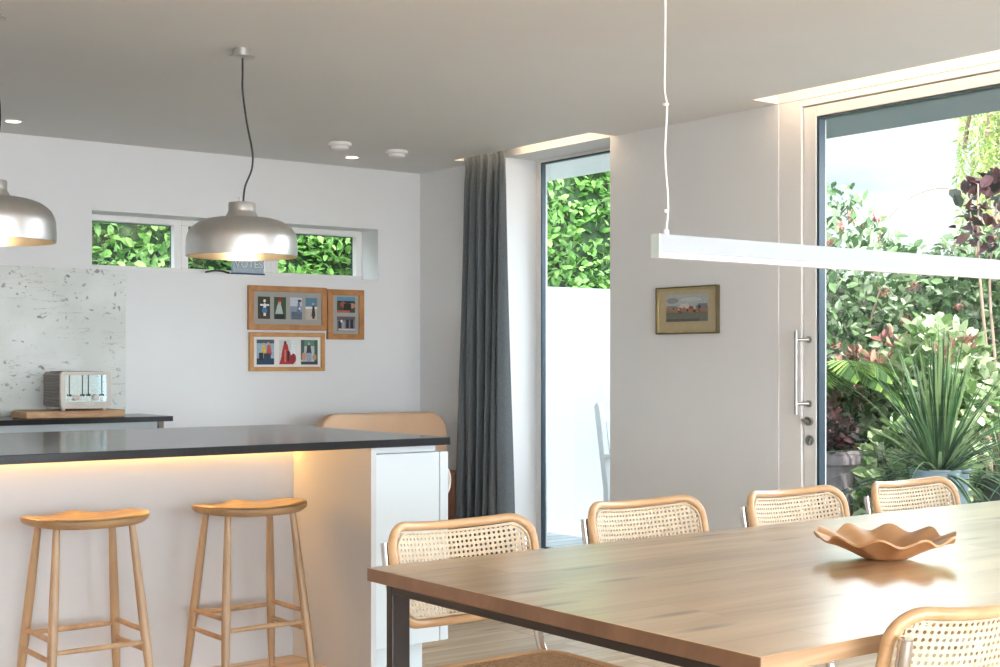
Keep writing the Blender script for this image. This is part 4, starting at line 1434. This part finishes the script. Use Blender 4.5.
# weeping tree in the distance
def weeping_tree():
    t = thing('weeping_tree', 'yellow green weeping tree against the sky', 'tree', (13.25, 7.6, -0.04))
    r = random.Random(40)
    V, F = [], []
    for k in range(650):
        a, q = r.uniform(0, 2 * PI), math.sqrt(r.random())
        x0, y0 = 1.25 * q * math.cos(a), 1.25 * q * math.sin(a)
        zt = 3.95 + 0.9 * (1 - q * q) + r.uniform(-0.2, 0.2)
        Ls = r.uniform(0.9, 2.0)
        n = int(Ls / 0.045)
        for i in range(n):
            p = Vector((x0 + 0.04 * math.sin(i * 0.5 + k), y0 + 0.04 * math.cos(i * 0.4 + k), zt - Ls * i / n))
            d = (Vector((0, 0, -0.7)) + rvec(r) * 0.8).normalized()
            leaf_geo(V, F, p, d, rvec(r), 0.068 * r.uniform(0.7, 1.3), 0.024)
    raw('foliage', V, F, M['leaf_lime'], t)
    bm = bmesh.new()
    tube(bm, catmull([(0, 0, 0), (0.05, 0, 1.2), (-0.04, 0.05, 2.6), (0, 0, 3.9)], 5), [0.13 - 0.005 * i for i in range(16)], 10)
    for k in range(9):
        a = 2 * PI * k / 9
        tube(bm, catmull([(0, 0, 2.7 + 0.1 * k), (0.5 * math.cos(a), 0.5 * math.sin(a), 3.9), (1.0 * math.cos(a), 1.0 * math.sin(a), 4.1), (1.15 * math.cos(a), 1.15 * math.sin(a), 3.5)], 5), 0.022, 6)
    finish('trunk', bm, M['bark'], t)
weeping_tree()

# palm
def palm():
    t = thing('palm', 'palm with arching feathery fronds behind the urn planter', 'palm', (6.98, 5.72, -0.04))
    bm = bmesh.new()
    tube(bm, [(0, 0, 0), (0.01, 0, 0.5), (0, 0.01, 1.15)], [0.075, 0.065, 0.055], 12)
    finish('trunk', bm, M['bark'], t)
    r = random.Random(51)
    for k in range(17):
        a = 2 * PI * k / 17 * 1.0 + r.uniform(-0.12, 0.12)
        if k == 0:
            a = -1.02
        el = r.uniform(0.15, 0.9)
        Lf = r.uniform(0.50, 0.68)
        dirh = Vector((math.cos(a), math.sin(a), 0))
        pts = []
        for i in range(15):
            s = i / 14
            pts.append(Vector((0, 0, 1.12)) + dirh * Lf * s * (0.95 - 0.12 * s) + Vector((0, 0, Lf * (el * s - (0.55 + 0.35 * el) * s * s))))
        V, F = [], []
        for i in range(2, 15):
            T = (pts[i] - pts[i - 1]).normalized()
            sd = T.cross(Vector((0, 0, 1))).normalized()
            for j in range(3):
                p = pts[i - 1].lerp(pts[i], j / 3)
                f = (i + j / 3) / 15
                Ll = 0.24 * math.sin(PI * (0.18 + 0.80 * f)) + 0.02
                for s in (-1, 1):
                    d = (T * 0.75 + sd * s * 0.8 + Vector((0, 0, -0.18))).normalized()
                    leaf_geo(V, F, p, d, Vector((0, 0, 1)), Ll, 0.016, 0.12)
        fr_ = raw('frond', V, F, M['leaf_palm'], t)
        bm = bmesh.new()
        tube(bm, pts, [0.006 - 0.0003 * i for i in range(15)], 6)
        finish('midrib', bm, M['leaf_palm'], fr_)
palm()

# urn planter
up = thing('urn_planter', 'grey terracotta urn planter with a dark red leafy plant, left behind the door', 'potted plant', (6.57, 5.43, -0.05))
bm = bmesh.new()
lathe(bm, [(0.0, 0.0), (0.13, 0.0), (0.135, 0.03), (0.12, 0.05), (0.135, 0.12), (0.165, 0.30), (0.185, 0.50), (0.19, 0.62), (0.20, 0.645), (0.225, 0.655), (0.23, 0.70), (0.22, 0.73), (0.195, 0.735), (0.185, 0.70), (0.0, 0.70)], 48)
pot = finish('pot', bm, M['urn'], up)
bm = bmesh.new()
for k in range(8):
    a0 = 2 * PI * k / 8
    pts = []
    for i in range(9):
        s = i / 8
        a = a0 + s * 2 * PI / 8
        rr = 0.182 - 0.0 * s
        z = 0.50 - 0.085 * math.sin(PI * s)
        rr = 0.176 + (z - 0.40) * 0.10 + 0.006
        pts.append((rr * math.cos(a), rr * math.sin(a), z))
    tube(bm, pts, 0.011, 8)
    bmesh.ops.create_icosphere(bm, subdivisions=2, radius=0.022, matrix=Matrix.Translation((0.188 * math.cos(a0), 0.188 * math.sin(a0), 0.50)))
finish('garland', bm, M['urn'], pot)
V, F = foliage(61, (0.20, 0.20, 0.16), 420, 0.075, 0.04, zmin=-0.06)
raw('foliage', [(x, y, z + 0.80) for x, y, z in V], F, M['leaf_purple'], up)

# strap-leaved plant in a zinc bucket
def strap_plant(label, loc, n, Lr, rim, r0, hgt, potmat, seed, mat):
    t = thing('potted_strap_plant', label, 'potted plant', loc)
    bm = bmesh.new()
    lathe(bm, [(0.0, 0.0), (r0 * 0.74, 0.0), (r0 * 0.76, 0.015), (r0 * 0.88, hgt * 0.5), (r0, hgt - 0.012), (r0 + 0.008, hgt - 0.008), (r0 + 0.008, hgt), (r0 - 0.006, hgt), (r0 - 0.012, hgt - 0.05), (0.0, hgt - 0.05)], 48)
    finish('pot', bm, potmat, t)
    r = random.Random(seed)
    V, F = [], []
    for _ in range(n):
        a = r.uniform(0, 2 * PI)
        el = math.radians(90) - abs(r.gauss(0, 0.78))
        el = max(0.1, el)
        L = r.uniform(*Lr)
        w = r.uniform(0.006, 0.011)
        dh = Vector((math.cos(a), math.sin(a), 0))
        sd = Vector((-math.sin(a), math.cos(a), 0))
        p0 = dh * r.uniform(0, 0.05) + Vector((0, 0, hgt - 0.05 + 0.0))
        b = len(V)
        m_ = 9
        ce, se = math.cos(el), math.sin(el)
        dr_ = 0.55 * (1 - el / 1.6) + 0.05
        for i in range(m_ + 1):
            s = i / m_
            p = p0 + dh * (L * s * ce) + Vector((0, 0, L * s * se - L * dr_ * s * s * 0.9))
            ww = w * (1 - s ** 2.2) + 0.0006
            V.append(tuple(p + sd * ww + Vector((0, 0, ww * 0.4)))); V.append(tuple(p)); V.append(tuple(p - sd * ww + Vector((0, 0, ww * 0.4))))
        for i in range(m_):
            q = b + 3 * i
            F.append((q, q + 3, q + 4, q + 1)); F.append((q + 1, q + 4, q + 5, q + 2))
    raw('strap_leaves', V, F, mat, t)
    return t
strap_plant('spiky green strap leaved plant in a pale zinc bucket outside the door', (6.72, 4.72, -0.03), 300, (0.50, 1.00), 0, 0.165, 0.64, M['zinc'], 71, M['leaf_strap'])
strap_plant('dark glazed pot with grassy leaves at the right edge of the door', (7.36, 4.66, -0.05), 90, (0.3, 0.55), 0, 0.17, 0.58, M['dark_pot'], 72, M['leaf_strap'])

# white garden chair outside the tall window
gc = thing('garden_chair', 'white painted wooden garden chair outside the tall window', 'garden chair', (6.03, 6.27, -0.05))
for sx in (-0.26, 0.26):
    bm = bmesh.new()
    prism(bm, [(0.20, 0.0), (0.245, 0.0), (0.235, 0.45), (0.325, 0.98), (0.30, 1.01), (0.275, 0.98), (0.19, 0.45)], 'X', sx - 0.022, sx + 0.022)
    finish('rear_post', bm, M['garden_white'], gc, bevel=0.004)
    bm = bmesh.new()
    box(bm, sx - 0.022, sx + 0.022, -0.25, -0.205, 0, 0.66)
    finish('front_leg', bm, M['garden_white'], gc, bevel=0.004)
    boxes('armrest', [(sx - 0.03, sx + 0.03, -0.28, 0.225, 0.66, 0.685)], M['garden_white'], gc, 0.004)
boxes('seat', [(-0.24, 0.24, -0.24 + 0.075 * k, -0.18 + 0.075 * k, 0.42, 0.442) for k in range(6)] + [(-0.24, 0.24, -0.24, -0.21, 0.36, 0.42)], M['garden_white'], gc, 0.003)
bm = bmesh.new()
prism(bm, [(0.285, 0.88), (0.31, 0.88), (0.325, 0.96), (0.30, 0.96)], 'X', -0.24, 0.24)
prism(bm, [(0.215, 0.52), (0.24, 0.52), (0.25, 0.57), (0.225, 0.57)], 'X', -0.24, 0.24)
finish('back_rail', bm, M['garden_white'], gc)
for k in range(7):
    x = -0.195 + 0.065 * k
    bm = bmesh.new()
    prism(bm, [(0.228, 0.57), (0.243, 0.57), (0.302, 0.88), (0.287, 0.88)], 'X', x - 0.014, x + 0.014)
    finish('back_slat', bm, M['garden_white'], gc)
